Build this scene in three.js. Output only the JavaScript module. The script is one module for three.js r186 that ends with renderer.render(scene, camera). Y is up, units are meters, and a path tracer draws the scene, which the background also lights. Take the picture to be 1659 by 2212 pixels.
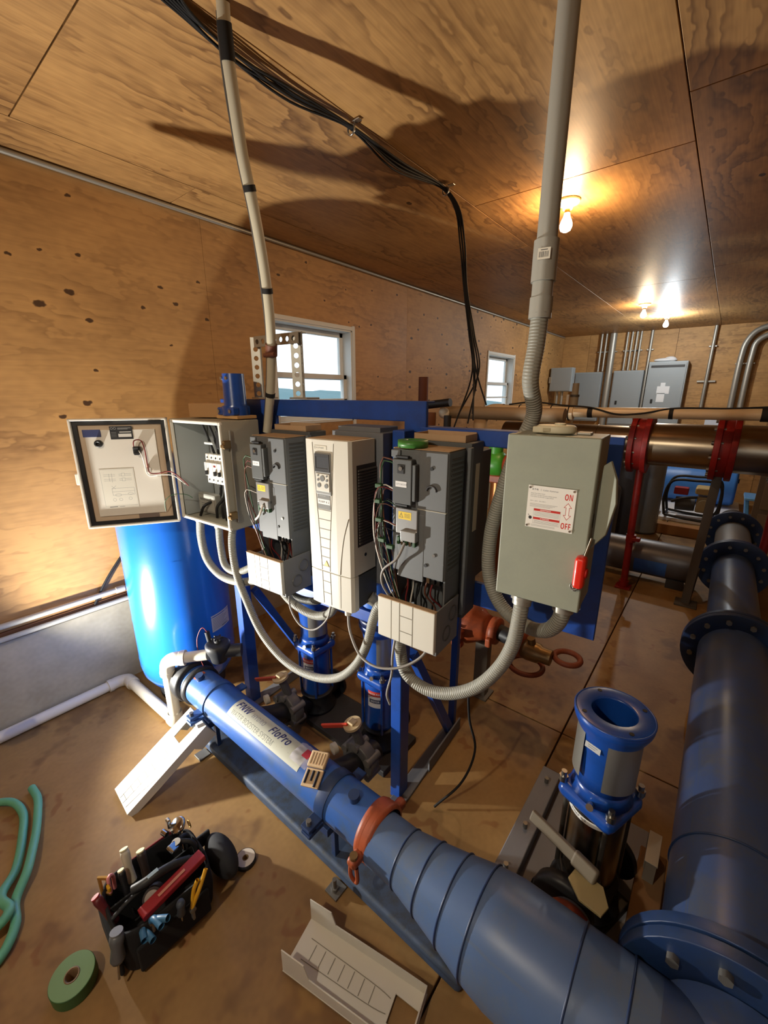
import * as THREE from 'three';
import { RoundedBoxGeometry } from 'three/addons/geometries/RoundedBoxGeometry.js';
import { mergeGeometries } from 'three/addons/utils/BufferGeometryUtils.js';
import { ImprovedNoise } from 'three/addons/math/ImprovedNoise.js';

// ---------- camera, sky, exposure ----------
const scene = new THREE.Scene();
const camera = new THREE.PerspectiveCamera(101.73, 1659 / 2212, 0.05, 200);
camera.position.set(0, 1.55, 0);
const HEAD = 38.732 * Math.PI / 180, PITCH = 15.878 * Math.PI / 180;
camera.lookAt(-Math.sin(HEAD) * Math.cos(PITCH), 1.55 - Math.sin(PITCH), -Math.cos(HEAD) * Math.cos(PITCH));
scene.background = new THREE.Color(0.80, 0.92, 1.0);
scene.backgroundIntensity = 1.7;
const renderer = new THREE.WebGLRenderer({ antialias: true });
renderer.toneMapping = THREE.LinearToneMapping;
renderer.toneMappingExposure = 1.08;
renderer.shadowMap.enabled = true;
const COOL = [1.0, 0.96, 0.87];
const LAMPS = {                      // ceiling bulbs: x, z, colour, candela
  near: [-0.80, -2.47, [1.0, 0.64, 0.34], 1.3],
  mid: [-0.89, -5.60, [1.0, 0.78, 0.52], 1.2],
  far: [-0.78, -6.55, [0.86, 0.95, 1.0], 3.6],
  behind: [-0.70, 0.80, [1.0, 0.86, 0.66], 3.9],
};
const WORKLIGHT = { at: [-2.06, 0.36, -0.085], aim: [-1.5, 1.0, -0.95], power: 14.5 };

// ---------- helpers ----------
const V3 = (a) => new THREE.Vector3(a[0], a[1], a[2]);
let seed = 7;
const rnd = () => { seed = (seed * 1664525 + 1013904223) >>> 0; return seed / 4294967296; };
const rr = (a, b) => a + (b - a) * rnd();
const noise = new ImprovedNoise();
const nz = (x, y, z = 0.5) => noise.noise(x, y, z);
const taken = new Map();
const numbered = (n) => { const k = taken.get(n) ?? 0; taken.set(n, k + 1); return k ? n + '_' + String(k).padStart(3, '0') : n; };

const mats = {};
function M(key, color, rough = 0.6, metal = 0, extra = {}) {
  if (!mats[key]) { mats[key] = new THREE.MeshPhysicalMaterial({ color: new THREE.Color(color), roughness: rough, metalness: metal, ...extra }); mats[key].name = key; }
  return mats[key];
}
function bevelBox(w, h, d, r = 0.003) {
  r = Math.min(r, w * 0.45, h * 0.45, d * 0.45);
  return r > 0.0004 ? new RoundedBoxGeometry(w, h, d, 1, r) : new THREE.BoxGeometry(w, h, d);
}
const B = (w, h, d, x = 0, y = 0, z = 0, r = 0.003) => bevelBox(w, h, d, r).translate(x, y, z);   // centred
function orient(g, p0, p1) {        // geometry along +y centred at 0 -> from p0 to p1
  const a = V3(p0), b = V3(p1), q = new THREE.Quaternion().setFromUnitVectors(new THREE.Vector3(0, 1, 0), b.clone().sub(a).normalize());
  return g.applyQuaternion(q).translate((a.x + b.x) / 2, (a.y + b.y) / 2, (a.z + b.z) / 2);
}
const dist = (a, b) => V3(a).distanceTo(V3(b));
const CY = (r, p0, p1, seg = 24, r2 = r, open = false) => orient(new THREE.CylinderGeometry(r2, r, dist(p0, p1), seg, 1, open), p0, p1);
const BAR = (w, d, p0, p1, r = 0.002) => orient(bevelBox(w, dist(p0, p1), d, r), p0, p1);
const TU = (pts, r, n = 40, seg = 10) => new THREE.TubeGeometry(new THREE.CatmullRomCurve3(pts.map(V3), false, 'centripetal'), n, r, seg, false);
const LA = (prof, seg = 32) => new THREE.LatheGeometry(prof.map(([r, y]) => new THREE.Vector2(Math.max(r, 1e-5), y)), seg);
const LAX = (prof, p, dir = 'x', seg = 32) => {   // lathe along an axis at p
  const g = LA(prof, seg);
  if (dir === 'x') g.rotateZ(-Math.PI / 2); else if (dir === 'z') g.rotateX(Math.PI / 2); else if (dir === '-z') g.rotateX(-Math.PI / 2);
  return g.translate(p[0], p[1], p[2]);
};
const TO = (R, r, p = [0, 0, 0], dir = 'y', arc = Math.PI * 2, seg = 40) => {
  const g = new THREE.TorusGeometry(R, r, 10, seg, arc);
  if (dir === 'y') g.rotateX(Math.PI / 2); else if (dir === 'x') g.rotateY(Math.PI / 2);
  return g.translate(p[0], p[1], p[2]);
};
const shapeOf = (pts, holes = []) => { const s = new THREE.Shape(pts.map((p) => new THREE.Vector2(p[0], p[1]))); for (const h of holes) s.holes.push(new THREE.Path(h.map((p) => new THREE.Vector2(p[0], p[1])))); return s; };
const rect = (x0, y0, x1, y1) => [[x0, y0], [x1, y0], [x1, y1], [x0, y1]];
const circ = (cx, cy, r, n = 20) => Array.from({ length: n }, (_, i) => [cx + r * Math.cos(i / n * 2 * Math.PI), cy + r * Math.sin(i / n * 2 * Math.PI)]);
const EX = (pts, depth, bev = 0, holes = []) => new THREE.ExtrudeGeometry(shapeOf(pts, holes), { depth, bevelEnabled: bev > 0, bevelSize: bev, bevelThickness: bev, bevelSegments: 1, curveSegments: 12 });

function metric(g, off = [0, 0]) {   // uv in metres by the face's main direction
  const p = g.attributes.position, n = g.attributes.normal, uv = new Float32Array(p.count * 2);
  for (let i = 0; i < p.count; i++) {
    const ax = Math.abs(n.getX(i)), ay = Math.abs(n.getY(i)), az = Math.abs(n.getZ(i));
    let u, v;
    if (ay >= ax && ay >= az) { u = p.getZ(i); v = p.getX(i); } else if (ax >= az) { u = p.getZ(i); v = p.getY(i); } else { u = p.getX(i); v = p.getY(i); }
    uv[2 * i] = u + off[0]; uv[2 * i + 1] = v + off[1];
  }
  g.setAttribute('uv', new THREE.BufferAttribute(uv, 2));
  return g;
}
function merge(geos) {
  if (!Array.isArray(geos)) return geos;
  if (geos.length === 1) return geos[0];
  return mergeGeometries(geos.map((g) => { const q = g.index ? g.toNonIndexed() : g; for (const k of Object.keys(q.attributes)) if (!['position', 'normal', 'uv'].includes(k)) q.deleteAttribute(k); return q; }));
}
function mesh(parent, name, geos, mat, opt = {}) {
  const g = merge(geos);
  if (mat.userData.metric) metric(g, opt.uv ?? [0, 0]);
  const m = new THREE.Mesh(g, mat);
  m.name = parent === scene ? numbered(name) : name; m.castShadow = m.receiveShadow = true;
  if (opt.at) m.position.set(...opt.at);
  if (opt.label) m.userData.label = opt.label;
  if (opt.kind) m.userData.kind = opt.kind;
  parent.add(m);
  return m;
}
function thing(name, label, category, at = [0, 0, 0], turn = 0, group) {
  const o = new THREE.Group(); o.name = numbered(name); scene.add(o);
  o.position.set(...at); o.rotation.y = turn; o.userData = { label, category };
  if (group) o.userData.group = group;
  return o;
}
function struct(name) { const o = new THREE.Group(); o.name = name; o.userData = { kind: 'structure' }; scene.add(o); return o; }
function settle(o) {                 // move an unrotated group's origin to the middle of its base
  const b = new THREE.Box3().setFromObject(o), c = new THREE.Vector3((b.min.x + b.max.x) / 2, b.min.y, (b.min.z + b.max.z) / 2).sub(o.position);
  for (const k of o.children) k.position.sub(c);
  o.position.add(c);
  return o;
}
function single(name, geos, mat, label, category, group) { const o = thing(name, label, category, [0, 0, 0], 0, group); mesh(o, name, geos, mat); return settle(o); }
// the rack stands a little turned: its own axes
const TH = 3.5 * Math.PI / 180, RO = [-0.75, 0, -1.03];
const rk = (x, y, z) => [RO[0] + x * Math.cos(TH) + z * Math.sin(TH), y, RO[2] - x * Math.sin(TH) + z * Math.cos(TH)];
const rthing = (name, label, cat, x, y, z, group) => thing(name, label, cat, rk(x, y, z), TH, group);

// ---------- textures ----------
function dataTex(w, h, fn, wm, hm) {  // fn(u,v)->[r,g,b] 0..255 sRGB
  const d = new Uint8Array(w * h * 4);
  for (let j = 0; j < h; j++) for (let i = 0; i < w; i++) { const c = fn(i / w, j / h), k = (j * w + i) * 4; d[k] = c[0]; d[k + 1] = c[1]; d[k + 2] = c[2]; d[k + 3] = 255; }
  const t = new THREE.DataTexture(d, w, h, THREE.RGBAFormat); t.colorSpace = THREE.SRGBColorSpace;
  t.wrapS = t.wrapT = THREE.MirroredRepeatWrapping; t.magFilter = THREE.LinearFilter; t.minFilter = THREE.LinearMipmapLinearFilter; t.generateMipmaps = true;
  t.repeat.set(1 / wm, 1 / hm); t.needsUpdate = true;
  return t;
}
const clamp = (v) => Math.max(0, Math.min(255, v));
const mix = (a, b, t) => [clamp(a[0] + (b[0] - a[0]) * t), clamp(a[1] + (b[1] - a[1]) * t), clamp(a[2] + (b[2] - a[2]) * t)];
function plywood(w, h, wm, hm, light, dark, strength, rings, knots, s) {
  const deep = [dark[0] * 0.45, dark[1] * 0.38, dark[2] * 0.32];
  return dataTex(w, h, (a, b) => {
    const u = a * wm, v = b * hm;
    let pull = 0, spot = 0, halo = 0;
    const wu = knots.length ? 0.006 * nz(u * 60, v * 60, 4) : 0, wv = knots.length ? 0.005 * nz(u * 70, v * 70, 8) : 0;
    for (const [ku, kv, kr] of knots) {
      const du = (u - ku + wu) / 1.7, dv = v - kv + wv, d2 = (du * du + dv * dv) / (kr * kr);
      if (d2 > 60) continue;
      pull += Math.exp(-d2 / 6) * (dv >= 0 ? 1 : -1) * 0.35;
      spot = Math.max(spot, d2 < 1.6 ? Math.min(1, (1.6 - d2) * 1.6) : 0); halo = Math.max(halo, Math.exp(-d2 / 9));
    }
    const warp = 1.3 * nz(u * 0.8 + s, v * 2.3, s) + 0.5 * nz(u * 2.6, v * 8 + s, s + 3) + 0.2 * nz(u * 9, v * 26, s) + 0.10 * nz(u * 26, v * 60, s + 4);
    const r = v * rings + warp * 2.4 + pull, f = r - Math.floor(r), band = Math.pow(f, 2.6) * (f > 0.9 ? (1 - f) / 0.1 : 1);
    const streak = nz(u * 7, v * 170, s + 1) * 0.55 + nz(u * 3, v * 70, s + 2) * 0.45, blot = nz(u * 1.2, v * 1.6, s + 9) * 0.5 + nz(u * 4, v * 5, s + 11) * 0.3 + nz(u * 22, v * 40, s + 12) * 0.25;
    const gate = Math.max(0, 0.45 + 1.1 * nz(u * 2.2, v * 4, s + 5));
    let c = mix(light, dark, Math.max(0, Math.min(1, strength * (band * gate + 0.30 * streak + 0.2) + 0.5 * blot)));
    c = mix(c, [light[0] * 1.06, light[1] * 1.06, light[2] * 1.05], halo * 0.5);
    return spot ? mix(c, deep, spot * 0.85) : c;
  }, wm, hm);
}
const wood = (tex, rough = 0.62) => { const m = new THREE.MeshPhysicalMaterial({ map: tex, roughness: rough }); m.userData.metric = true; return m; };
// wall knots measured along the wall: distance from the first seam (z = 0 outwards) and height above the curb
const wallKnots = [[0.54, 2.10], [0.79, 2.15], [0.65, 2.14, .009], [0.73, 1.99, .02], [0.61, 1.925, .024], [0.79, 1.88, .016], [1.14, 2.08, .014], [1.21, 2.01, .015], [1.04, 1.97, .012], [1.35, 2.14, .011], [1.38, 1.955, .013], [0.72, 1.507, .019], [0.61, 1.447, .015], [0.78, 1.657, .01], [1.16, 1.80, .01], [0.79, 2.38, .012]];
const knotA = wallKnots.map(([z, y, r]) => [z, y - 0.46, (r ?? 0.012) * 0.5]);
for (let i = 0; i < 26; i++) knotA.push([rr(1.5, 3.2), rr(0.5, 1.95), rr(0.004, 0.008)]);
const PLY = [190, 146, 90], GRAIN = [116, 82, 48];     // one kind of plywood everywhere
const texWall = plywood(1400, 860, 3.3, 2.02, PLY, GRAIN, 0.55, 7, knotA, 3.1);
const knotB = []; for (let i = 0; i < 60; i++) knotB.push([rr(0, 2.44), rr(0, 2.0), rr(0.006, 0.013)]);
const texWallFar = plywood(820, 680, 2.44, 2.02, PLY, GRAIN, 0.55, 7, knotB, 8.4);
const texCeil = plywood(1536, 768, 2.44, 1.22, PLY, GRAIN, 1.0, 13, [[0.5, 0.3, .01], [1.7, 0.8, .01]], 5.7);
const texBack = plywood(1024, 512, 2.44, 1.22, PLY, GRAIN, 0.7, 8, [], 11.3);
const texFloor = dataTex(1400, 1400, (a, b) => {
  const u = a * 3, v = b * 3;
  let t = 0.5 + 0.42 * nz(u * 1.3, v * 1.3, 1) + 0.3 * nz(u * 4.2, v * 3.1, 2) + 0.2 * nz(u * 13, v * 12, 3) + 0.14 * nz(u * 60, v * 60, 4);
  let c = mix([124, 95, 56], [166, 131, 80], t);
  const stain = nz(u * 2.3 + 7, v * 2.6, 6) + 0.5 * nz(u * 9, v * 9, 7) + 0.25 * nz(u * 30, v * 30, 7.5);
  if (stain > 0.22) c = mix(c, [98, 70, 42], Math.min(0.55, (stain - 0.22) * 1.8));
  const rust = nz(u * 6, v * 6, 12) + 0.6 * nz(u * 25, v * 25, 13);
  if (rust > 0.48) c = mix(c, [112, 66, 32], Math.min(0.45, (rust - 0.48) * 3));
  return c;
}, 3, 3);
const texConc = dataTex(512, 512, (a, b) => { const u = a * 2, v = b * 2, t = 0.5 + 0.5 * nz(u * 2, v * 2, 1) + 0.3 * nz(u * 11, v * 11, 2) + 0.2 * nz(u * 50, v * 50, 3); return mix([158, 150, 128], [192, 184, 160], t); }, 2, 2);
const grime = (base, dirt, s, amount = 0.5, wm = 0.6) => dataTex(512, 512, (a, b) => {   // paint with patches of dust and rubbed spots
  const u = a * 4, v = b * 4, t = nz(u, v, s) + 0.5 * nz(u * 3.3, v * 3.3, s + 1) + 0.3 * nz(u * 12, v * 12, s + 2) + 0.2 * nz(u * 40, v * 40, s + 3);
  return mix(base, dirt, Math.max(0, Math.min(1, (t + 0.15) * amount)));
}, wm, wm);
const painted = (key, tex, rough, extra = {}) => { mats[key] = new THREE.MeshPhysicalMaterial({ map: tex, roughness: rough, ...extra }); mats[key].userData.metric = true; mats[key].name = key; return mats[key]; };
// conduit ribs
const ribTex = (() => { const w = 8, h = 16, d = new Uint8Array(w * h * 4); for (let j = 0; j < h; j++) for (let i = 0; i < w; i++) { const c = 255 * (0.5 + 0.5 * Math.cos(i / w * 2 * Math.PI)), k = (j * w + i) * 4; d[k] = d[k + 1] = d[k + 2] = c; d[k + 3] = 255; } const t = new THREE.DataTexture(d, w, h, THREE.RGBAFormat); t.wrapS = t.wrapT = THREE.RepeatWrapping; t.magFilter = THREE.LinearFilter; t.needsUpdate = true; return t; })();
function canvasTex(w, h, draw) {
  const c = document.createElement('canvas'); c.width = w; c.height = h; const g = c.getContext('2d'); draw(g, w, h);
  const t = new THREE.CanvasTexture(c); t.colorSpace = THREE.SRGBColorSpace; return t;
}
function sticker(parent, name, w, h, tex, at, rot = [0, 0, 0], rough = 0.55, label) {   // printed sheet with a little thickness
  const m = new THREE.Mesh(new THREE.PlaneGeometry(w, h), new THREE.MeshPhysicalMaterial({ map: tex, roughness: rough }));
  m.name = name; m.position.set(...at); m.rotation.set(...rot); m.castShadow = m.receiveShadow = true; if (label) m.userData.label = label;
  parent.add(m); return m;
}

// ---------- the room ----------
const WX = -2.40, HC = 2.478, ZB = -7.95, XR = 3.0, ZF = 2.3, CURB = 0.458;
const matFloor = wood(texFloor, 0.55), matWall = wood(texWall, 0.55), matWallFar = wood(texWallFar, 0.6), matCeil = wood(texCeil, 0.5), matBack = wood(texBack, 0.6), matConc = wood(texConc, 0.85);
const dark = M('joint_dark', '#2b1d12', 0.9);
{ // floor of slabs with sawn joints
  const f = struct('floor');
  mesh(f, 'subfloor', B(XR - WX + 0.5, 0.1, ZF - ZB + 0.5, (XR + WX) / 2, -0.085, (ZF + ZB) / 2, 0), M('subfloor', '#3a2a1a', 0.9));
  const xs = [WX - 0.2, -0.352, XR + 0.2], zs = [ZF + 0.2, -1.787, -4.83, ZB - 0.2];
  for (let i = 0; i < 2; i++) for (let j = 0; j < 3; j++) {
    const w = xs[i + 1] - xs[i] - 0.006, d = zs[j] - zs[j + 1] - 0.006;
    mesh(f, 'floor_slab', B(w, 0.035, d, (xs[i] + xs[i + 1]) / 2, -0.0175, (zs[j] + zs[j + 1]) / 2, 0.003), matFloor, { uv: [0.1 + j * 0.4, 0.6 + i * 0.9] });
  }
}
{ // plywood ceiling
  const c = struct('ceiling');
  mesh(c, 'ceiling_deck', B(XR - WX + 0.5, 0.1, ZF - ZB + 0.5, (XR + WX) / 2, HC + 0.065, (ZF + ZB) / 2, 0), dark);
  const xs = [WX - 0.05, -2.13, -1.20, -0.27, 0.95, 2.17, XR + 0.05], first = [1.2, -0.565, 0.2, -1.9, 1.0, 0.1];
  for (let i = 0; i < xs.length - 1; i++) {
    const zs = [ZF + 0.05]; let z = first[i]; while (z > ZB + 0.1) { if (z < ZF - 0.1) zs.push(z); z -= 2.44; } zs.push(ZB - 0.05);
    for (let j = 0; j < zs.length - 1; j++) {
      const w = xs[i + 1] - xs[i] - 0.004, d = zs[j] - zs[j + 1] - 0.004;
      mesh(c, 'plywood_sheet', B(w, 0.015, d, (xs[i] + xs[i + 1]) / 2, HC + 0.0075, (zs[j] + zs[j + 1]) / 2, 0.0015), matCeil, { uv: [0.37 * i + 1.13 * j, 0.83 * i + 0.31 * j] });
    }
  }
}
const WIN = [[-1.83, -2.59, 1.335, 2.025], [-5.03, -5.83, 1.335, 2.025]];
{ // left wall: plywood sheets above a concrete curb
  const w = struct('wall_left');
  const zs = [ZF + 0.05, 1.04, -0.18, -1.40, -3.325, -4.545, -6.2, ZB - 0.05];
  const hole = WIN.map(([a, b, y0, y1]) => [a, b, y0, y1]);
  for (let j = 0; j < zs.length - 1; j++) {
    const z0 = zs[j] - 0.0008, z1 = zs[j + 1] + 0.0008, hs = [];
    for (const [a, b, y0, y1] of hole) if (a < z0 && b > z1) hs.push(rect(-a, y0, -b, y1));
    const g = EX(rect(-z0, CURB, -z1, HC + 0.01), 0.015, 0, hs).rotateY(Math.PI / 2).translate(WX - 0.015, 0, 0);   // shape x -> -z
    const near = j < 4;
    // uv: along the wall from z=0, height above the curb
    const m = new THREE.Mesh(g, near ? matWall : matWallFar); m.name = 'plywood_sheet'; m.castShadow = m.receiveShadow = true;
    const p = g.attributes.position, uv = new Float32Array(p.count * 2), o = near ? (j === 3 ? [0, 0] : j === 2 ? [0, 0] : [0.4 * j, 0.3]) : [0.9 * j, 0.2 * j];
    for (let i = 0; i < p.count; i++) { uv[2 * i] = -p.getZ(i) + o[0]; uv[2 * i + 1] = p.getY(i) - CURB + o[1]; }
    g.setAttribute('uv', new THREE.BufferAttribute(uv, 2)); w.add(m);
  }
  const back = EX(rect(-ZF - 0.1, -0.1, -ZB + 0.1, HC + 0.1), 0.10, 0, WIN.map(([a, b, y0, y1]) => rect(-a, y0, -b, y1))).rotateY(Math.PI / 2).translate(WX - 0.118, 0, 0);
  mesh(w, 'wall_core', back, dark);
  mesh(w, 'concrete_curb', B(0.14, CURB + 0.03, ZF - ZB, WX - 0.062, (CURB - 0.03) / 2, (ZF + ZB) / 2, 0.006), matConc);
  mesh(w, 'sill_plate', B(0.016, 0.04, ZF - ZB, WX + 0.002, CURB + 0.028, (ZF + ZB) / 2, 0.002), M('sill_wood', '#6b4526', 0.8));
}
{ // back wall
  const w = struct('wall_back');
  const xs = [WX, -1.98, -0.76, 0.46, 1.68, XR], ys = [0, 1.22, HC + 0.01];
  for (let i = 0; i < xs.length - 1; i++) for (let j = 0; j < 2; j++) mesh(w, 'plywood_sheet', EX(rect(xs[i] + 0.002, ys[j] + (j ? 0.002 : 0), xs[i + 1] - 0.002, ys[j + 1]), 0.015, 0).translate(0, 0, ZB - 0.015), matBack, { uv: [0.61 * i + 0.3 * j, 0.27 * i + 0.45 * j] });
  mesh(w, 'wall_core', B(XR - WX + 0.4, HC + 0.2, 0.1, (XR + WX) / 2, HC / 2, ZB - 0.068, 0), dark);
}
{ const w = struct('wall_right'); mesh(w, 'wall_sheet', B(0.12, HC + 0.2, ZF - ZB + 0.2, XR + 0.06, HC / 2, (ZF + ZB) / 2, 0), matBack); }
{ // wall behind the camera with an open doorway
  const w = struct('wall_front'), D0 = 0.5, D1 = 1.15, DH = 2.05;
  mesh(w, 'wall_sheet', EX([[WX - 0.15, -0.1], [D0, -0.1], [D0, DH], [D1, DH], [D1, -0.1], [XR + 0.15, -0.1], [XR + 0.15, HC + 0.1], [WX - 0.15, HC + 0.1]], 0.12, 0).translate(0, 0, ZF), matBack);
  const d = struct('door_1');
  mesh(d, 'door_frame', [B(0.06, DH, 0.16, D0 - 0.02, DH / 2, ZF + 0.06), B(0.06, DH, 0.16, D1 + 0.02, DH / 2, ZF + 0.06), B(D1 - D0 + 0.1, 0.06, 0.16, (D0 + D1) / 2, DH + 0.02, ZF + 0.06)], M('frame_brown', '#6a5a48', 0.7));
}
{ const t = struct('trim_1'); mesh(t, 'corner_conduit', CY(0.011, [WX + 0.014, HC - 0.014, ZF - 0.05], [WX + 0.014, HC - 0.014, ZB + 0.05], 12), M('galv', '#a9a79f', 0.45, 0.6)); }
// windows
const vinyl = M('vinyl_white', '#dfe4e4', 0.5), glass = new THREE.MeshPhysicalMaterial({ color: 0xffffff, transmission: 1, roughness: 0.02, thickness: 0, ior: 1.45 });
WIN.forEach(([z0, z1, y0, y1], i) => {
  const w = struct('window_' + (i + 1)), zc = (z0 + z1) / 2, wd = z0 - z1, yc = (y0 + y1) / 2, ht = y1 - y0, X = WX;
  mesh(w, 'jamb', [B(0.13, ht, 0.018, X - 0.06, yc, z0 - 0.009), B(0.13, ht, 0.018, X - 0.06, yc, z1 + 0.009), B(0.13, 0.018, wd, X - 0.06, y1 - 0.009, zc), B(0.13, 0.022, wd, X - 0.06, y0 + 0.011, zc)], vinyl);
  mesh(w, 'casing', [B(0.014, ht + 0.06, 0.03, X + 0.006, yc, z0 + 0.008), B(0.014, ht + 0.06, 0.03, X + 0.006, yc, z1 - 0.008), B(0.014, 0.03, wd, X + 0.006, y1 + 0.008, zc)], vinyl);
  const a = z0 - 0.018, b = z1 + 0.018, mid = y0 + ht * 0.49, fr = 0.036;
  const sash = (x, ya, yb) => [B(0.03, yb - ya, fr, x, (ya + yb) / 2, a - fr / 2), B(0.03, yb - ya, fr, x, (ya + yb) / 2, b + fr / 2), B(0.03, fr, a - b, x, yb - fr / 2, zc), B(0.03, fr, a - b, x, ya + fr / 2, zc)];
  const up = mesh(w, 'upper_sash', sash(X - 0.10, mid - 0.02, y1 - 0.018), vinyl);
  mesh(up, 'pane', B(0.004, y1 - mid - 0.06, a - b - 2 * fr + 0.004, X - 0.10, (y1 + mid - 0.02 - 0.018) / 2, zc, 0), glass);
  const lo = mesh(w, 'lower_sash', sash(X - 0.065, y0 + 0.022, mid + 0.02), vinyl);
  mesh(lo, 'pane', B(0.004, mid - y0 - 0.06, a - b - 2 * fr + 0.004, X - 0.065, (y0 + mid + 0.042) / 2, zc, 0), glass);
  mesh(lo, 'rail', B(0.02, 0.02, a - b, X - 0.06, y0 + ht * 0.24, zc), vinyl);
});
// outside: yard, hillside, shed
{ const o = struct('yard');
  mesh(o, 'yard_ground', B(80, 0.1, 80, -5, -0.3, -20, 0), M('yard_gravel', '#9aa0a0', 0.95));
  const g = new THREE.PlaneGeometry(120, 22, 60, 10); const p = g.attributes.position;
  for (let i = 0; i < p.count; i++) { const x = p.getX(i), y = (p.getY(i) + 11) / 22; p.setZ(i, -y * 26 + 2 * nz(x * 0.15, y * 3, 2)); p.setY(i, y * (2.6 + 1.4 * nz(x * 0.05, 0.3, 1) + 0.5 * nz(x * 0.3, 0.7, 1))); }
  g.computeVertexNormals(); const hill = mesh(o, 'hillside', g, M('hill_green', '#5f7f86', 0.95)); hill.position.set(-28, -0.3, -12); hill.rotation.y = Math.PI / 2;
}
{ const s = thing('shed', 'white shed with a low gable roof standing in the yard outside the windows', 'shed', [-14, -0.25, -17.5]);
  mesh(s, 'shed_wall', EX([[-3, 0], [3, 0], [3, 1.6], [0, 2.3], [-3, 1.6]], 4, 0).rotateY(Math.PI / 2), M('shed_white', '#e6ebee', 0.7));
  mesh(s, 'roof_sheet', [BAR(0.06, 4.2, [2, 1.55, 3.1], [2, 2.36, 0], 0).rotateY(0), BAR(0.06, 4.2, [2, 1.55, -3.1], [2, 2.36, 0], 0)], M('shed_roof', '#8fa0a8', 0.6));
}
// ---------- lamps ----------
function bulbLamp(key, label) {
  const [x, z, c, cd] = LAMPS[key], t = thing('bulb_holder', label, 'light bulb', [x, HC, z], 0, 'bare ceiling bulbs');
  mesh(t, 'porcelain_base', LA([[0.0, 0], [0.055, 0], [0.056, -0.006], [0.050, -0.016], [0.026, -0.022], [0.022, -0.04], [0, -0.04]], 28), M('porcelain', '#e9e2cf', 0.35));
  mesh(t, 'socket', CY(0.0135, [0, -0.058, 0], [0, -0.036, 0], 16), M('brass', '#b08a45', 0.35, 1));
  const glow = new THREE.MeshPhysicalMaterial({ color: 0xffffff, roughness: 0.3, emissive: new THREE.Color(c[0], c[1], c[2]).lerp(new THREE.Color(1, 0.95, 0.8), 0.55), emissiveIntensity: 6 });
  mesh(t, 'glass_bulb', LA([[0.0, -0.14], [0.012, -0.139], [0.024, -0.132], [0.030, -0.118], [0.0305, -0.106], [0.026, -0.09], [0.017, -0.072], [0.0135, -0.055]], 24), glow);
  const l = new THREE.PointLight(new THREE.Color(...c), cd, 0, 2); l.position.set(0, -0.11, 0); l.castShadow = true; l.shadow.radius = 1.5; l.name = 'bulb_light'; t.add(l);
}
bulbLamp('near', 'glowing warm bulb in round white holder beside the grey vertical pipe');
bulbLamp('mid', 'small warm ceiling bulb between the near orange bulb and the white one');
bulbLamp('far', 'bright cold white bulb on the ceiling above the grey breaker panels');
{ // shaded lamp on a cord, over the tool bag and out of view
  const [x, z, c, cd] = LAMPS.behind, t = thing('pendant_lamp', 'metal shaded lamp hanging on a cord over the tool bag', 'lamp', [x, HC, z]);
  mesh(t, 'cord', CY(0.004, [0, -0.20, 0], [0, -0.002, 0], 8), M('cord_black', '#17181a', 0.6));
  mesh(t, 'shade', LA([[0.02, -0.20], [0.035, -0.21], [0.06, -0.25], [0.12, -0.30], [0.121, -0.304], [0.056, -0.255], [0.03, -0.215], [0.0, -0.212]], 32), M('shade_enamel', '#c9c6bd', 0.4));
  mesh(t, 'glass_bulb', LA([[0.0, -0.335], [0.02, -0.33], [0.03, -0.31], [0.028, -0.285], [0.015, -0.25], [0.0, -0.25]], 24), new THREE.MeshPhysicalMaterial({ color: 0xffffff, roughness: 0.3, emissive: new THREE.Color(...c), emissiveIntensity: 6 }));
  const l = new THREE.PointLight(new THREE.Color(...c), cd, 0, 2); l.position.set(0, -0.305, 0); l.castShadow = true; l.shadow.radius = 1.5; l.name = 'pendant_light'; t.add(l);
}
{ // work light clamped to an arm on the wall, shining up at the rack
  const [x, y, z] = WORKLIGHT.at, t = thing('work_light', 'small yellow work light on an arm fixed to the concrete curb', 'work light', [x, 0, z]);
  const d = V3(WORKLIGHT.aim).sub(V3(WORKLIGHT.at)).normalize(), q = (s) => [d.x * s, y + d.y * s, d.z * s];
  mesh(t, 'wall_plate', B(0.012, 0.10, 0.07, WX + 0.016 - x, 0.36, 0.12, 0.002), M('black_plastic', '#16171a', 0.5));
  mesh(t, 'arm', TU([[WX + 0.02 - x, 0.36, 0.12], [WX * 0.5 - x * 0.5, 0.38, 0.13], q(-0.13), q(-0.09)], 0.010, 24, 10), M('black_plastic'));
  mesh(t, 'lamp_body', CY(0.034, q(-0.1), q(-0.02), 20, 0.04), M('lamp_yellow', '#c79a1d', 0.5));
  mesh(t, 'lens', CY(0.03, q(-0.022), q(-0.015), 20), new THREE.MeshPhysicalMaterial({ color: 0xffffff, emissive: new THREE.Color(...COOL), emissiveIntensity: 5 }));
  const l = new THREE.SpotLight(new THREE.Color(...COOL), WORKLIGHT.power, 0, 1.42, 0.8, 2); l.position.set(0, y, 0); l.castShadow = true; l.shadow.radius = 1.0; l.name = 'work_beam';
  l.target.position.set(...WORKLIGHT.aim).sub(V3([x, 0, z])); t.add(l); t.add(l.target); l.target.name = 'beam_target';
}

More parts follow.
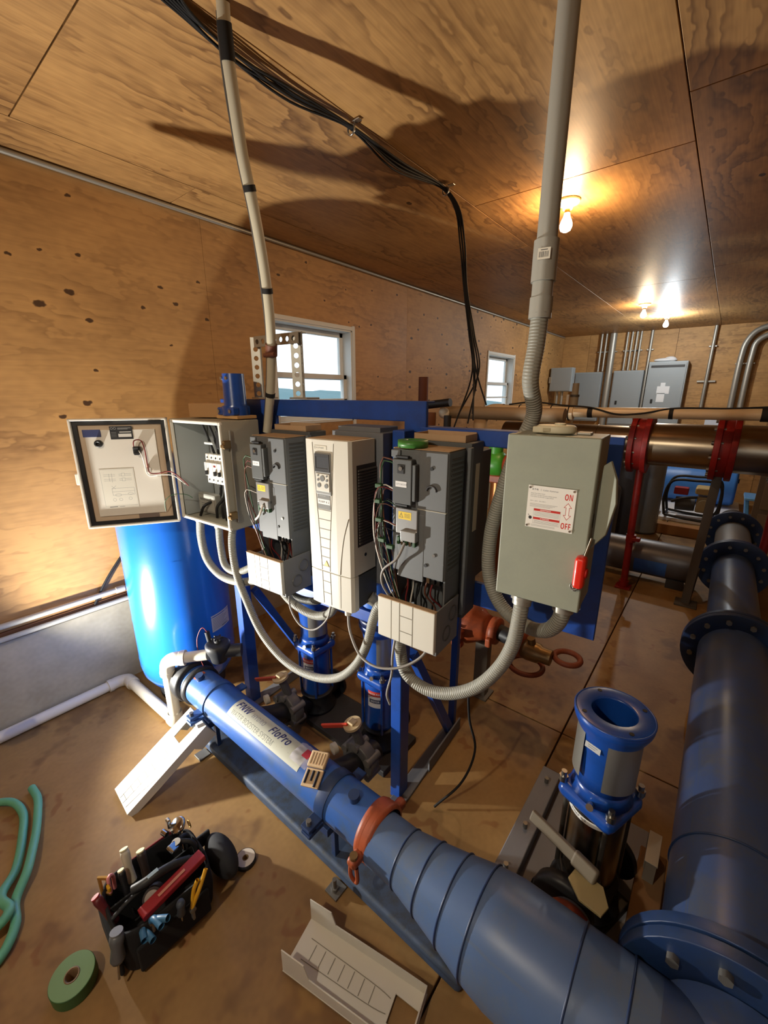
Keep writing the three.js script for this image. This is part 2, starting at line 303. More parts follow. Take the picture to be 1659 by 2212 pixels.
// ---------- materials for the things ----------
const blueFrame = painted('rack_blue', grime([30, 74, 160], [34, 56, 108], 21, 0.55, 0.5), 0.38), bluePump = painted('pump_blue', grime([22, 72, 158], [30, 62, 120], 22, 0.5, 0.5), 0.28, { clearcoat: 0.4, clearcoatRoughness: 0.25 });
const tankBlue = M('tank_blue', '#1d68d0', 0.25, 0, { clearcoat: 0.5, clearcoatRoughness: 0.15 });
const headerBlue = painted('header_blue', grime([50, 92, 164], [78, 90, 108], 23, 0.7, 0.4), 0.36), pipeBlue = painted('pipe_blue', grime([58, 80, 126], [82, 86, 96], 24, 0.8, 0.7), 0.34), reducerBlue = painted('reducer_blue', grime([76, 102, 144], [96, 106, 118], 25, 0.8, 0.7), 0.4);
const flangeBlue = painted('flange_blue', grime([30, 54, 98], [44, 54, 74], 26, 0.7, 0.4), 0.42);
const cabGrey = M('cabinet_grey', '#a5a294', 0.5), cabWhite = M('cabinet_white', '#e6e2d8', 0.45), cabInner = M('cabinet_inner', '#aab1b4', 0.5);
const driveGrey = M('drive_grey', '#63676a', 0.55), driveDark = M('drive_dark', '#4a4d4e', 0.6), driveBeige = M('drive_beige', '#d7d5ca', 0.5), dusty = M('dusty_top', '#b09372', 0.85);
const discGrey = painted('switch_grey', grime([146, 151, 136], [138, 143, 130], 31, 0.6, 0.4), 0.5);
const black = M('black_plastic', '#16171a', 0.5), rubber = M('rubber_black', '#101012', 0.75), steel = M('steel', '#b4b4b0', 0.3, 1), galv = M('galv', '#a9a79f', 0.45, 0.6), dullSteel = M('dull_steel', '#83827e', 0.45, 0.7);
const pvc = M('pvc_white', '#ddd8ca', 0.45), pvcGrey = M('pvc_grey', '#9a9a93', 0.5), orange = painted('coupling_orange', grime([158, 74, 38], [104, 52, 32], 33, 0.7, 0.3), 0.5), redPaint = painted('red_paint', grime([142, 20, 18], [92, 16, 14], 34, 0.6, 0.3), 0.5);
const lidGrey = M('flex_grey', '#93938a', 0.5), lidDark = M('flex_dark', '#55554f', 0.5), copper = M('wire_copper', '#6b4030', 0.5), wireRed = M('wire_red', '#7c2626', 0.5), wireWhite = M('wire_white', '#dcd8cf', 0.5), wireGreen = M('wire_green', '#28502c', 0.5);
const yellow = M('yellow_label', '#e2c01c', 0.5), lumber = M('lumber', '#cda26a', 0.75), cast = M('cast_iron', '#3a3a3c', 0.55, 0.3), castBlack = M('cast_black', '#1f2023', 0.5), bronze = M('bronze', '#8d7450', 0.4, 0.8), redHandle = M('handle_red', '#d2452c', 0.5);
function ribbed(base, pitch, len) { const m = base.clone(); m.bumpMap = ribTex.clone(); m.bumpMap.needsUpdate = true; m.bumpMap.repeat.set(Math.round(len / pitch), 1); m.bumpScale = 0.0012; return m; }
const lengthOf = (pts) => new THREE.CatmullRomCurve3(pts.map(V3), false, 'centripetal').getLength();
function flex(name, pts, r, base, label, fit = [true, true], group) {      // flexible conduit with a fitting at each end
  const o = thing(name, label, 'conduit', [0, 0, 0], 0, group ?? 'flexible conduits on the rack'), L = lengthOf(pts);
  mesh(o, 'ribbed_sleeve', TU(pts, r, Math.ceil(L / 0.012), 14), r > 0.012 ? ribbed(base, 0.007, L) : base);
  const ends = [[pts[0], pts[1]], [pts[pts.length - 1], pts[pts.length - 2]]];
  ends.forEach(([a, b], i) => { if (!fit[i]) return; const d = V3(b).sub(V3(a)).normalize(), p = (s) => [a[0] + d.x * s, a[1] + d.y * s, a[2] + d.z * s];
    mesh(o, 'conduit_fitting', [CY(r * 1.25, p(0), p(0.03), 16), CY(r * 1.5, p(0.008), p(0.018), 6)], galv); });
  return settle(o);
}

// ---------- the blue rack ----------
{
  const t = rthing('pump_control_rack', 'blue steel rack that carries the drives, with two front posts and braced feet', 'rack', -0.3, 0, 0);
  const P = (x, y, z) => [x + 0.3, y, z];
  const post = (x) => {
    mesh(t, 'post', B(0.045, 1.44, 0.06, x + 0.3, 0.722, -0.03, 0.004), blueFrame);
    mesh(t, 'foot_plate', B(0.06, 0.012, 0.52, x + 0.3 + 0.02, 0.007, -0.22, 0.003), M('foot_grey', '#6a6c72', 0.6));
    mesh(t, 'foot_flange', B(0.008, 0.06, 0.30, x + 0.3 + 0.052, 0.032, -0.33, 0.002), M('foot_grey'));
    mesh(t, 'brace', BAR(0.035, 0.035, P(x + 0.01, 0.62, -0.09), P(x + 0.03, 0.02, -0.42)), blueFrame);
    mesh(t, 'rear_post', B(0.03, 0.8, 0.03, x + 0.3 + 0.02, 0.41, -0.46, 0.003), blueFrame);
  };
  post(-0.02); post(-0.93);
  const plate = (n, x0, x1, y0, y1, hx0, hx1, hy0, hy1, z) => mesh(t, n, EX(rect(x0 + 0.3, y0, x1 + 0.3, y1), 0.012, 0.002, [rect(hx0 + 0.3, hy0, hx1 + 0.3, hy1)]).translate(0, 0, z), blueFrame);
  plate('upper_panel', -1.02, 0.03, 0.95, 1.525, -0.66, -0.045, 1.30, 1.466, -0.09);
  plate('side_panel', 0.015, 0.575, 0.90, 1.447, 0.025, 0.535, 0.975, 1.405, -0.088);
  mesh(t, 'top_flange', [B(1.05, 0.006, 0.05, -0.495 + 0.3, 1.524, -0.11, 0.001), B(0.56, 0.006, 0.05, 0.295 + 0.3, 1.446, -0.11, 0.001)], blueFrame);
  mesh(t, 'lower_rail', B(0.92, 0.05, 0.04, -0.475 + 0.3, 0.70, -0.11, 0.003), blueFrame);
  mesh(t, 'stiffener', B(0.03, 0.5, 0.05, 0.02 + 0.3, 1.2, -0.12, 0.003), blueFrame);
}
// perforated angle stand on the rack
{
  const t = rthing('perforated_stand', 'galvanized perforated angle stand on the blue rack before the window', 'stand', -0.605, 1.53, -0.10);
  const strip = (len) => EX(rect(-0.019, 0, 0.019, len), 0.003, 0, Array.from({ length: Math.floor(len / 0.034) }, (_, i) => circ(0, 0.02 + i * 0.034, 0.0095, 14)));
  const angle = (x) => [strip(0.235).rotateY(-0.6).translate(x + 0.016, 0, 0.011), strip(0.235).rotateY(0.6).translate(x - 0.016, 0, 0.011)];
  mesh(t, 'upright', angle(0.085), galv);
  mesh(t, 'upright', angle(-0.145), galv);
  mesh(t, 'cross_bar', [strip(0.25).rotateZ(-Math.PI / 2).translate(-0.15, 0.215, 0.024), strip(0.25).rotateZ(-Math.PI / 2).rotateX(Math.PI / 2).translate(-0.15, 0.236, 0.006)], galv);
  mesh(t, 'base_angle', B(0.09, 0.006, 0.07, 0.09, 0.003, 0.0, 0.001), galv);
  mesh(t, 'base_angle', B(0.08, 0.006, 0.07, -0.14, 0.003, 0.0, 0.001), galv);
}
// ---------- control cabinet with its door open ----------
{
  const W = 0.337, H = 0.411, D = 0.165, t = rthing('control_cabinet', 'grey control cabinet with its white door hanging open over the blue tank', 'cabinet', -0.842, 1.04, 0.003);
  const th = 0.005;
  mesh(t, 'body', [B(W, H, th, 0, H / 2, th / 2, 0.001), B(th, H, D, -W / 2, H / 2, D / 2, 0.001), B(th, H, D, W / 2, H / 2, D / 2, 0.001), B(W, th, D, 0, 0, D / 2, 0.001), B(W, th, D, 0, H, D / 2, 0.001)], cabGrey);
  mesh(t, 'rim', [B(W + 0.006, 0.012, 0.012, 0, H - 0.006, D, 0.003), B(W + 0.006, 0.012, 0.012, 0, 0.006, D, 0.003), B(0.012, H, 0.012, -W / 2 + 0.005, H / 2, D, 0.003), B(0.012, H, 0.012, W / 2 - 0.005, H / 2, D, 0.003)], cabWhite);
  mesh(t, 'back_panel', B(W - 0.03, H - 0.03, 0.003, 0, H / 2, 0.012, 0.001), cabInner);
  mesh(t, 'inner_lining', B(0.003, H - 0.012, D - 0.02, -W / 2 + 0.005, H / 2, D / 2, 0.001), cabInner);
  for (const y of [0.06, 0.33]) mesh(t, 'latch_clip', [B(0.014, 0.03, 0.03, W / 2 + 0.008, y, D - 0.012, 0.003), B(0.02, 0.012, 0.01, W / 2 + 0.008, y - 0.005, D + 0.004, 0.002)], bronze);
  mesh(t, 'hinge_rod', CY(0.004, [W / 2 + 0.006, 0.03, D - 0.03], [W / 2 + 0.006, H - 0.03, D - 0.03], 8), galv);
  for (let i = 0; i < 4; i++) { const x = -0.058 + i * 0.029, b = mesh(t, 'breaker', [B(0.028, 0.034, 0.06, x, 0.255, 0.06, 0.002), B(0.028, 0.056, 0.075, x, 0.21, 0.062, 0.002), B(0.028, 0.032, 0.06, x, 0.166, 0.06, 0.002)], wireWhite); if (i % 3 !== 1) mesh(b, 'toggle', B(0.010, 0.018, 0.012, x + 0.006, 0.196, 0.104, 0.002), black); mesh(b, 'terminal_screw', CY(0.004, [x, 0.257, 0.09], [x, 0.257, 0.0915], 10), cast); mesh(b, 'terminal_screw', CY(0.004, [x, 0.164, 0.09], [x, 0.164, 0.0915], 10), cast); if (i === 2) mesh(b, 'red_mark', B(0.014, 0.007, 0.001, x, 0.225, 0.1, 0.0003), wireRed); }
  for (const [a, b] of [[-0.075, -0.035], [-0.03, -0.005], [0.01, 0.02]]) mesh(t, 'cable', TU([[a, 0.405, 0.09], [a + 0.015, 0.35, 0.08], [b, 0.27, 0.07]], 0.005, 16, 8), rubber);
  for (const [a, c, z] of [[-0.03, -0.11, 0.12], [0.0, -0.02, 0.10], [0.015, 0.01, 0.09], [0.03, 0.05, 0.10]]) mesh(t, 'cable', TU([[a, 0.155, 0.06], [a, 0.09, 0.07], [(a + c) / 2, 0.055, z], [c, 0.006, z]], 0.006, 20, 8), rubber);
  mesh(t, 'terminal_block', B(0.03, 0.07, 0.03, 0.02, 0.33, 0.07, 0.003), black);
  mesh(t, 'cable_clamp', B(0.06, 0.01, 0.012, -0.04, 0.315, 0.085, 0.003), M('clear_plastic', '#c3c7c8', 0.3));
  mesh(t, 'power_module', B(0.125, 0.085, 0.03, -0.085, 0.058, 0.085, 0.006), M('module_grey', '#8c8c86', 0.55));
  sticker(t, 'maker_sheet', 0.11, 0.065, canvasTex(256, 150, (g, w, h) => { g.fillStyle = '#a3a39c'; g.fillRect(0, 0, w, h); g.fillStyle = '#3c4044'; g.font = 'bold 34px sans-serif'; g.fillText('RADDrome', 22, 52); g.fillStyle = '#6d7074'; for (let i = 0; i < 3; i++) g.fillRect(40, 78 + i * 20, 150 - i * 24, 6); }), [-0.085, 0.06, 0.1008]);
  // door: local x runs from the hinge to the free edge, inner face looks along -z
  const dw = 0.334, dh = 0.43, door = mesh(t, 'door', [B(dw, dh, 0.006, dw / 2, dh / 2, 0.0, 0.001), B(dw, 0.008, 0.028, dw / 2, dh - 0.004, -0.012, 0.002), B(dw, 0.008, 0.028, dw / 2, 0.004, -0.012, 0.002), B(0.008, dh, 0.028, 0.004, dh / 2, -0.012, 0.002), B(0.008, dh, 0.028, dw - 0.004, dh / 2, -0.012, 0.002), B(0.014, 0.045, 0.012, dw + 0.007, 0.20, -0.01, 0.004)], cabWhite, { at: [-W / 2 - 0.004, -0.012, D + 0.01] });
  door.rotation.y = Math.atan2(-0.803, -0.596);
  mesh(door, 'gasket', EX(rect(0.010, 0.010, dw - 0.010, dh - 0.010), 0.008, 0, [rect(0.024, 0.024, dw - 0.024, dh - 0.024)]).translate(0, 0, -0.014), black);
  mesh(door, 'inner_border', B(dw - 0.044, dh - 0.044, 0.003, dw / 2, dh / 2, -0.006, 0.001), M('door_tan', '#cdb9a0', 0.55));
  mesh(door, 'inner_plate', EX([[0.05, 0.045], [dw - 0.045, 0.045], [dw - 0.045, dh - 0.045], [0.05, dh - 0.045]], 0.003, 0.001).translate(0, 0, -0.0135), cabWhite);
  const RY = [0, Math.PI, 0];
  sticker(door, 'wiring_diagram', 0.12, 0.16, canvasTex(384, 512, (g, w, h) => { g.fillStyle = '#e2dfd3'; g.fillRect(0, 0, w, h); g.strokeStyle = '#a8aaa6'; g.lineWidth = 3; g.strokeRect(8, 8, w - 16, h - 40); g.strokeStyle = '#7f8286'; g.lineWidth = 2.5; const l = (a, b, c, d) => { g.beginPath(); g.moveTo(a, b); g.lineTo(c, d); g.stroke(); }; for (const y of [70, 90, 130, 150]) { l(40, y, 170, y); l(210, y, 240, y); l(280, y, 350, y); } l(130, 55, 130, 170); l(100, 60, 100, 160); g.strokeRect(242, 60, 34, 36); g.strokeRect(242, 122, 34, 36); g.strokeRect(110, 250, 250, 90); l(110, 295, 360, 295); l(110, 220, 150, 260); l(110, 260, 160, 215); g.beginPath(); g.ellipse(170, 340, 34, 18, 0, 0, 7); g.stroke(); g.beginPath(); g.ellipse(310, 330, 30, 14, 0, 0, 7); g.stroke(); for (const [x, y] of [[120, 400], [190, 400], [300, 392]]) { g.beginPath(); g.arc(x, y, 18, 0, 7); g.stroke(); } g.fillStyle = '#55585c'; g.fillRect(50, 488, 90, 8); g.fillRect(160, 490, 60, 4); }), [0.205, 0.155, -0.0150], RY, 0.6);
  sticker(door, 'rating_plate', 0.078, 0.05, canvasTex(312, 200, (g, w, h) => { g.fillStyle = '#15161a'; g.fillRect(0, 0, w, h); g.strokeStyle = '#c8c8c4'; g.lineWidth = 3; g.beginPath(); g.arc(30, 32, 16, 0, 7); g.stroke(); g.beginPath(); g.arc(72, 32, 16, 0, 7); g.stroke(); g.fillStyle = '#9a9a98'; g.fillRect(110, 24, 180, 8); g.fillRect(110, 42, 140, 6); g.fillStyle = '#d8d6d0'; g.fillRect(130, 84, 160, 12); g.fillRect(110, 116, 180, 50); g.fillStyle = '#7c7c7a'; for (let i = 0; i < 4; i++) g.fillRect(16, 92 + i * 22, 70, 5); }), [0.165, 0.375, -0.0152], RY);
  mesh(door, 'blue_tag', B(0.06, 0.028, 0.002, 0.265, 0.375, -0.016, 0.0005), M('tag_blue', '#2b3566', 0.5));
  mesh(door, 'grey_tag', B(0.075, 0.022, 0.002, 0.115, 0.036, -0.009, 0.0005), M('tag_taupe', '#7d6e66', 0.6));
  mesh(door, 'lock_knob', LAX([[0, 0], [0.014, 0], [0.014, 0.012], [0.011, 0.016], [0.006, 0.016], [0.006, 0.01], [0, 0.01]], [0.247, 0.336, -0.014], '-z', 20), black);
  mesh(door, 'selector_switch', [B(0.026, 0.03, 0.022, 0.118, 0.306, -0.026, 0.003), B(0.018, 0.01, 0.01, 0.118, 0.318, -0.04, 0.002), B(0.018, 0.01, 0.01, 0.118, 0.294, -0.04, 0.002)], black);
  mesh(door, 'wire', TU([[0.125, 0.318, -0.04], [0.12, 0.345, -0.045], [0.10, 0.345, -0.03], [0.092, 0.31, -0.025], [0.09, 0.24, -0.024], [0.085, 0.215, -0.03], [0.06, 0.21, -0.025], [0.01, 0.215, -0.03], [-0.03, 0.18, -0.03], [-0.05, 0.15, -0.02]], 0.0022, 50, 6), wireRed);
  mesh(door, 'wire', TU([[0.11, 0.306, -0.04], [0.10, 0.29, -0.05], [0.098, 0.24, -0.03], [0.09, 0.205, -0.03], [0.05, 0.205, -0.03], [0.0, 0.20, -0.04], [-0.04, 0.16, -0.03]], 0.0018, 40, 6), wireWhite);
  mesh(door, 'wire', TU([[0.05, 0.05, -0.02], [0.04, 0.10, -0.05], [0.01, 0.125, -0.06], [-0.04, 0.12, -0.05], [-0.06, 0.10, -0.03]], 0.0015, 30, 6), wireGreen);
  mesh(door, 'wire_anchor', [B(0.02, 0.02, 0.006, 0.09, 0.225, -0.018, 0.002), B(0.03, 0.012, 0.006, 0.075, 0.205, -0.02, 0.002)], wireWhite);
}
single('cardboard_box', [B(0.16, 0.055, 0.13, 0, 0, 0, 0.003).rotateY(0.5).translate(...rk(-0.90, 1.485, 0.03))], M('cardboard', '#b28a5c', 0.85), 'small brown cardboard box lying on top of the control cabinet', 'box');
{
  const t = rthing('coupling_guard', 'blue painted metal coupling guard standing on the control cabinet', 'guard', -0.745, 1.457, 0.045);
  mesh(t, 'wood_shim', B(0.13, 0.012, 0.09, 0, 0.006, 0, 0.002), lumber);
  mesh(t, 'guard_shell', [LA([[0.052, 0.012], [0.052, 0.045], [0.042, 0.05], [0.040, 0.165], [0.036, 0.165], [0.036, 0.012]], 28), B(0.10, 0.03, 0.03, 0, 0.028, 0.035, 0.006)], bluePump);
  for (const [x, y] of [[-0.018, 0.148], [0.012, 0.148], [-0.035, 0.028], [0.035, 0.028]]) mesh(t, 'bolt', CY(0.007, [x, y, y > 0.1 ? 0.034 : 0.045], [x, y, y > 0.1 ? 0.043 : 0.056], 6), steel);
}
// ---------- drives ----------
const ladderMat = M('groove_grey', '#8d8a7e', 0.7);
function louvres(parent, x, z0, z1, y0, y1, n, mat) { for (let i = 0; i < n; i++) { const y = y0 + (y1 - y0) * (i + 0.5) / n; const m = mesh(parent, 'louvre_slat', louvreGeo(z1 - z0), mat); m.position.set(x, y, (z0 + z1) / 2); } }
const lg = {}; function louvreGeo(len) { const k = len.toFixed(3); return lg[k] ??= B(0.006, 0.007, len, 0, 0, 0, 0.002).rotateX(0.0).rotateZ(0.6); }
function frontPlate(t, z, y, w, h, name = 'terminal_cover') {      // beige lower cover with its moulded steps
  const c = mesh(t, name, B(w, h, 0.014, 0, y, z, 0.003), driveBeige);
  mesh(c, 'moulded_groove', [B(0.0018, h - 0.002, 0.002, -w * 0.10, y, z + 0.0068, 0), B(0.0018, h - 0.002, 0.002, w * 0.13, y, z + 0.0068, 0), B(0.0018, h - 0.002, 0.002, -w * 0.25, y, z + 0.0066, 0), B(w * 0.22, 0.0018, 0.002, w * 0.015, y + h * 0.18, z + 0.0068, 0), B(w * 0.22, 0.0018, 0.002, w * 0.015, y - h * 0.2, z + 0.0068, 0)], ladderMat, { kind: 'stuff' });
  mesh(c, 'dusty_edge', B(w, 0.003, 0.016, 0, y + h / 2 + 0.0005, z, 0.001), dusty);
}
function openDrive(label, xl, first) {
  const t = rthing('motor_drive', label, 'motor drive', xl, 0.84, 0, 'motor drives on the rack'), y0 = 0.84, Y = (y) => y - y0;
  mesh(t, 'heat_sink', [B(0.205, 0.53, 0.085, 0.0, Y(1.155), -0.03, 0.003), ...(first ? [] : [B(0.19, 0.40, 0.09, 0.0, Y(1.19), -0.11, 0.003)])], driveDark);
  if (!first) mesh(t, 'paper_label', B(0.001, 0.20, 0.026, 0.103, Y(1.26), -0.035, 0.0002), M('label_tan', '#b7ad98', 0.7));
  mesh(t, 'chassis', [B(0.175, 0.36, 0.105, 0, Y(1.225), 0.062, 0.004), B(0.006, 0.16, 0.10, 0.085, Y(0.97), 0.06, 0.001), B(0.006, 0.16, 0.10, -0.085, Y(0.97), 0.06, 0.001)], driveGrey);
  mesh(t, 'side_flange', B(0.012, 0.50, 0.02, 0.102, Y(1.16), 0.018, 0.003), driveGrey);
  mesh(t, 'fan_tray', [B(0.16, 0.004, 0.08, 0, Y(1.422), -0.03, 0.001), B(0.16, 0.018, 0.004, 0, Y(1.430), 0.008, 0.001), B(0.16, 0.022, 0.004, 0, Y(1.432), -0.068, 0.001), B(0.004, 0.02, 0.08, 0.08, Y(1.43), -0.03, 0.001), B(0.004, 0.02, 0.08, -0.08, Y(1.43), -0.03, 0.001)], dusty);
  mesh(t, 'dust_layer', B(0.172, 0.002, 0.10, 0, Y(1.4065), 0.063, 0.0005), dusty);
  louvres(t, 0.087, 0.030, 0.100, Y(1.07), Y(1.39), 24, driveDark);
  mesh(t, 'front_panel', [B(0.085, 0.355, 0.006, 0.043, Y(1.225), 0.116, 0.002), B(0.085, 0.20, 0.006, -0.02, Y(1.13), 0.117, 0.002), B(0.03, 0.02, 0.01, -0.073, Y(1.392), 0.116, 0.002)], driveGrey);
  const cm = mesh(t, 'control_module', [B(0.062, 0.125, 0.022, -0.042, Y(1.318), 0.126, 0.003), B(0.010, 0.10, 0.03, -0.004, Y(1.318), 0.122, 0.002)], driveDark);
  mesh(cm, 'panel_socket', B(0.022, 0.024, 0.003, -0.045, Y(1.353), 0.1375, 0.001), black);
  mesh(cm, 'socket_pin', CY(0.006, [-0.045, Y(1.355), 0.138], [-0.045, Y(1.355), 0.141], 12), steel);
  mesh(cm, 'clip', B(0.04, 0.006, 0.012, -0.045, Y(1.386), 0.128, 0.001), black); mesh(cm, 'clip', B(0.04, 0.006, 0.014, -0.045, Y(1.252), 0.128, 0.001), black);
  mesh(t, 'panel_edge', B(0.088, 0.003, 0.008, 0.043, Y(1.245), 0.1165, 0.0008), cabGrey);
  sticker(cm, 'module_tag', 0.036, 0.016, canvasTex(128, 56, (g, w, h) => { g.fillStyle = '#dedede'; g.fillRect(0, 0, w, h); g.fillStyle = '#8a8c90'; g.font = 'bold 26px sans-serif'; g.fillText(first ? 'OPC399' : 'OPCMDXR', 6, 38); }), [-0.044, Y(1.312), 0.1377]);
  const sp = mesh(t, 'terminal_plate', [B(0.07, 0.075, 0.012, -0.03, Y(1.205), 0.124, 0.002), B(0.05, 0.03, 0.02, -0.02, Y(1.165), 0.128, 0.002)], M('terminal_silver', '#b9bcbd', 0.3, 0.8));
  sticker(sp, 'warning_label', 0.042, 0.022, canvasTex(168, 88, (g, w, h) => { g.fillStyle = '#e3c322'; g.fillRect(0, 0, w, h); g.strokeStyle = '#3a3413'; g.lineWidth = 5; g.beginPath(); g.moveTo(38, 16); g.lineTo(62, 66); g.lineTo(14, 66); g.closePath(); g.stroke(); g.lineWidth = 4; g.beginPath(); g.moveTo(38, 32); g.lineTo(38, 52); g.stroke(); g.fillStyle = '#6b6128'; for (let i = 0; i < 4; i++) g.fillRect(78, 20 + i * 13, 74, 5); }), [-0.035, Y(1.222), 0.1303], [0, 0, 0], 0.5);
  for (let i = 0; i < 5; i++) mesh(t, 'terminal', B(0.008, 0.022, 0.014, -0.055 + i * 0.013, Y(1.146), 0.126, 0.001), i % 2 ? steel : wireGreen);
  mesh(t, 'handle_hook', TO(0.014, 0.003, [0.042, Y(1.30), 0.122], 'z', Math.PI, 14).rotateZ(0), cast);
  for (const [x, y] of [[0.04, 1.36], [0.055, 1.12], [0.03, 1.085]]) mesh(t, 'screw', CY(0.005, [x, Y(y), 0.117], [x, Y(y), 0.122], 10), x > 0.05 ? steel : black);
  // power terminals and dark hollow under the front panel
  for (let i = 0; i < 9; i++) mesh(t, 'power_terminal', B(0.010, 0.022, 0.05, -0.066 + i * 0.0165, Y(1.038), 0.085, 0.001), i % 3 ? black : steel);
  mesh(t, 'hollow_back', B(0.165, 0.17, 0.004, 0, Y(0.95), 0.014, 0.001), driveGrey);
  const wcol = [copper, wireRed, wireWhite, rubber, rubber, copper, wireRed, rubber];
  for (let i = 0; i < 8; i++) { const x = -0.07 + i * 0.018; mesh(t, 'wire', TU([[x, Y(1.03), 0.08], [x + rr(-0.01, 0.01), Y(0.98), rr(0.05, 0.09)], [x + rr(-0.02, 0.02), Y(0.92), rr(0.04, 0.08)], [x * 0.6 + rr(-0.02, 0.02), Y(0.86), 0.07]], 0.003, 18, 6), wcol[i]); }
  const k = first ? 5 : 12;                                    // loose control wires down the left edge
  for (let i = 0; i < k; i++) { const a = rr(1.16, 1.37), b = rr(0.98, 1.12), o = rr(0.01, first ? 0.03 : 0.045); mesh(t, 'wire', TU([[-0.065, Y(a), 0.125], [-0.09 - o * 0.5, Y(a + 0.012), 0.13 + rr(0, 0.02)], [-0.094 - o, Y((a + b) / 2 + rr(-0.03, 0.03)), 0.12 + rr(0, 0.02)], [-0.085 - o * 0.3, Y(b), 0.115], [-0.07 + rr(0, 0.02), Y(0.88 + rr(0, 0.05)), 0.10]], i % 4 === 0 ? 0.0022 : 0.0013, 26, 6), [copper, wireWhite, wireRed, rubber, wireGreen, copper, rubber][i % 7]); }
  if (!first) { mesh(t, 'signal_cable', TU([[-0.03, Y(1.145), 0.135], [-0.045, Y(1.10), 0.15], [-0.095, Y(1.05), 0.15], [-0.105, Y(1.0), 0.14], [-0.07, Y(0.93), 0.12], [-0.05, Y(0.88), 0.10]], 0.004, 30, 8), M('cable_grey', '#8f8c88', 0.5));
    for (const [x, y] of [[-0.115, 1.30], [-0.12, 1.255], [-0.115, 1.20], [-0.105, 1.14], [-0.075, 1.125]]) mesh(t, 'terminal_plug', B(0.022, 0.012, 0.014, x, Y(y), 0.14, 0.002), wireGreen); }
  else mesh(t, 'signal_cable', TU([[-0.02, Y(1.165), 0.14], [-0.03, Y(1.13), 0.15], [-0.07, Y(1.10), 0.14]], 0.004, 16, 8), wireWhite);
  // gland box with its beige front
  const gb = mesh(t, 'gland_box', [B(0.19, 0.004, 0.13, 0, Y(0.842), 0.098, 0.001), B(0.004, 0.14, 0.13, 0.094, Y(0.91), 0.098, 0.001), B(0.004, 0.12, 0.13, -0.094, Y(0.90), 0.098, 0.001)], M('gland_grey', '#7b7c7c', 0.55));
  mesh(gb, 'knockout', [TO(0.022, 0.002, [0.097, Y(0.935), 0.07], 'x'), TO(0.022, 0.002, [0.097, Y(0.885), 0.105], 'x')], M('gland_dark', '#5f6060', 0.6));
  frontPlate(t, 0.17, Y(0.915), 0.19, 0.128);
  return t;
}
openDrive('dark grey open drive beside the control cabinet, its front cover removed', -0.487, true);
openDrive('dark grey open drive with many loose wires beside the grey switch box', 0.125, false);
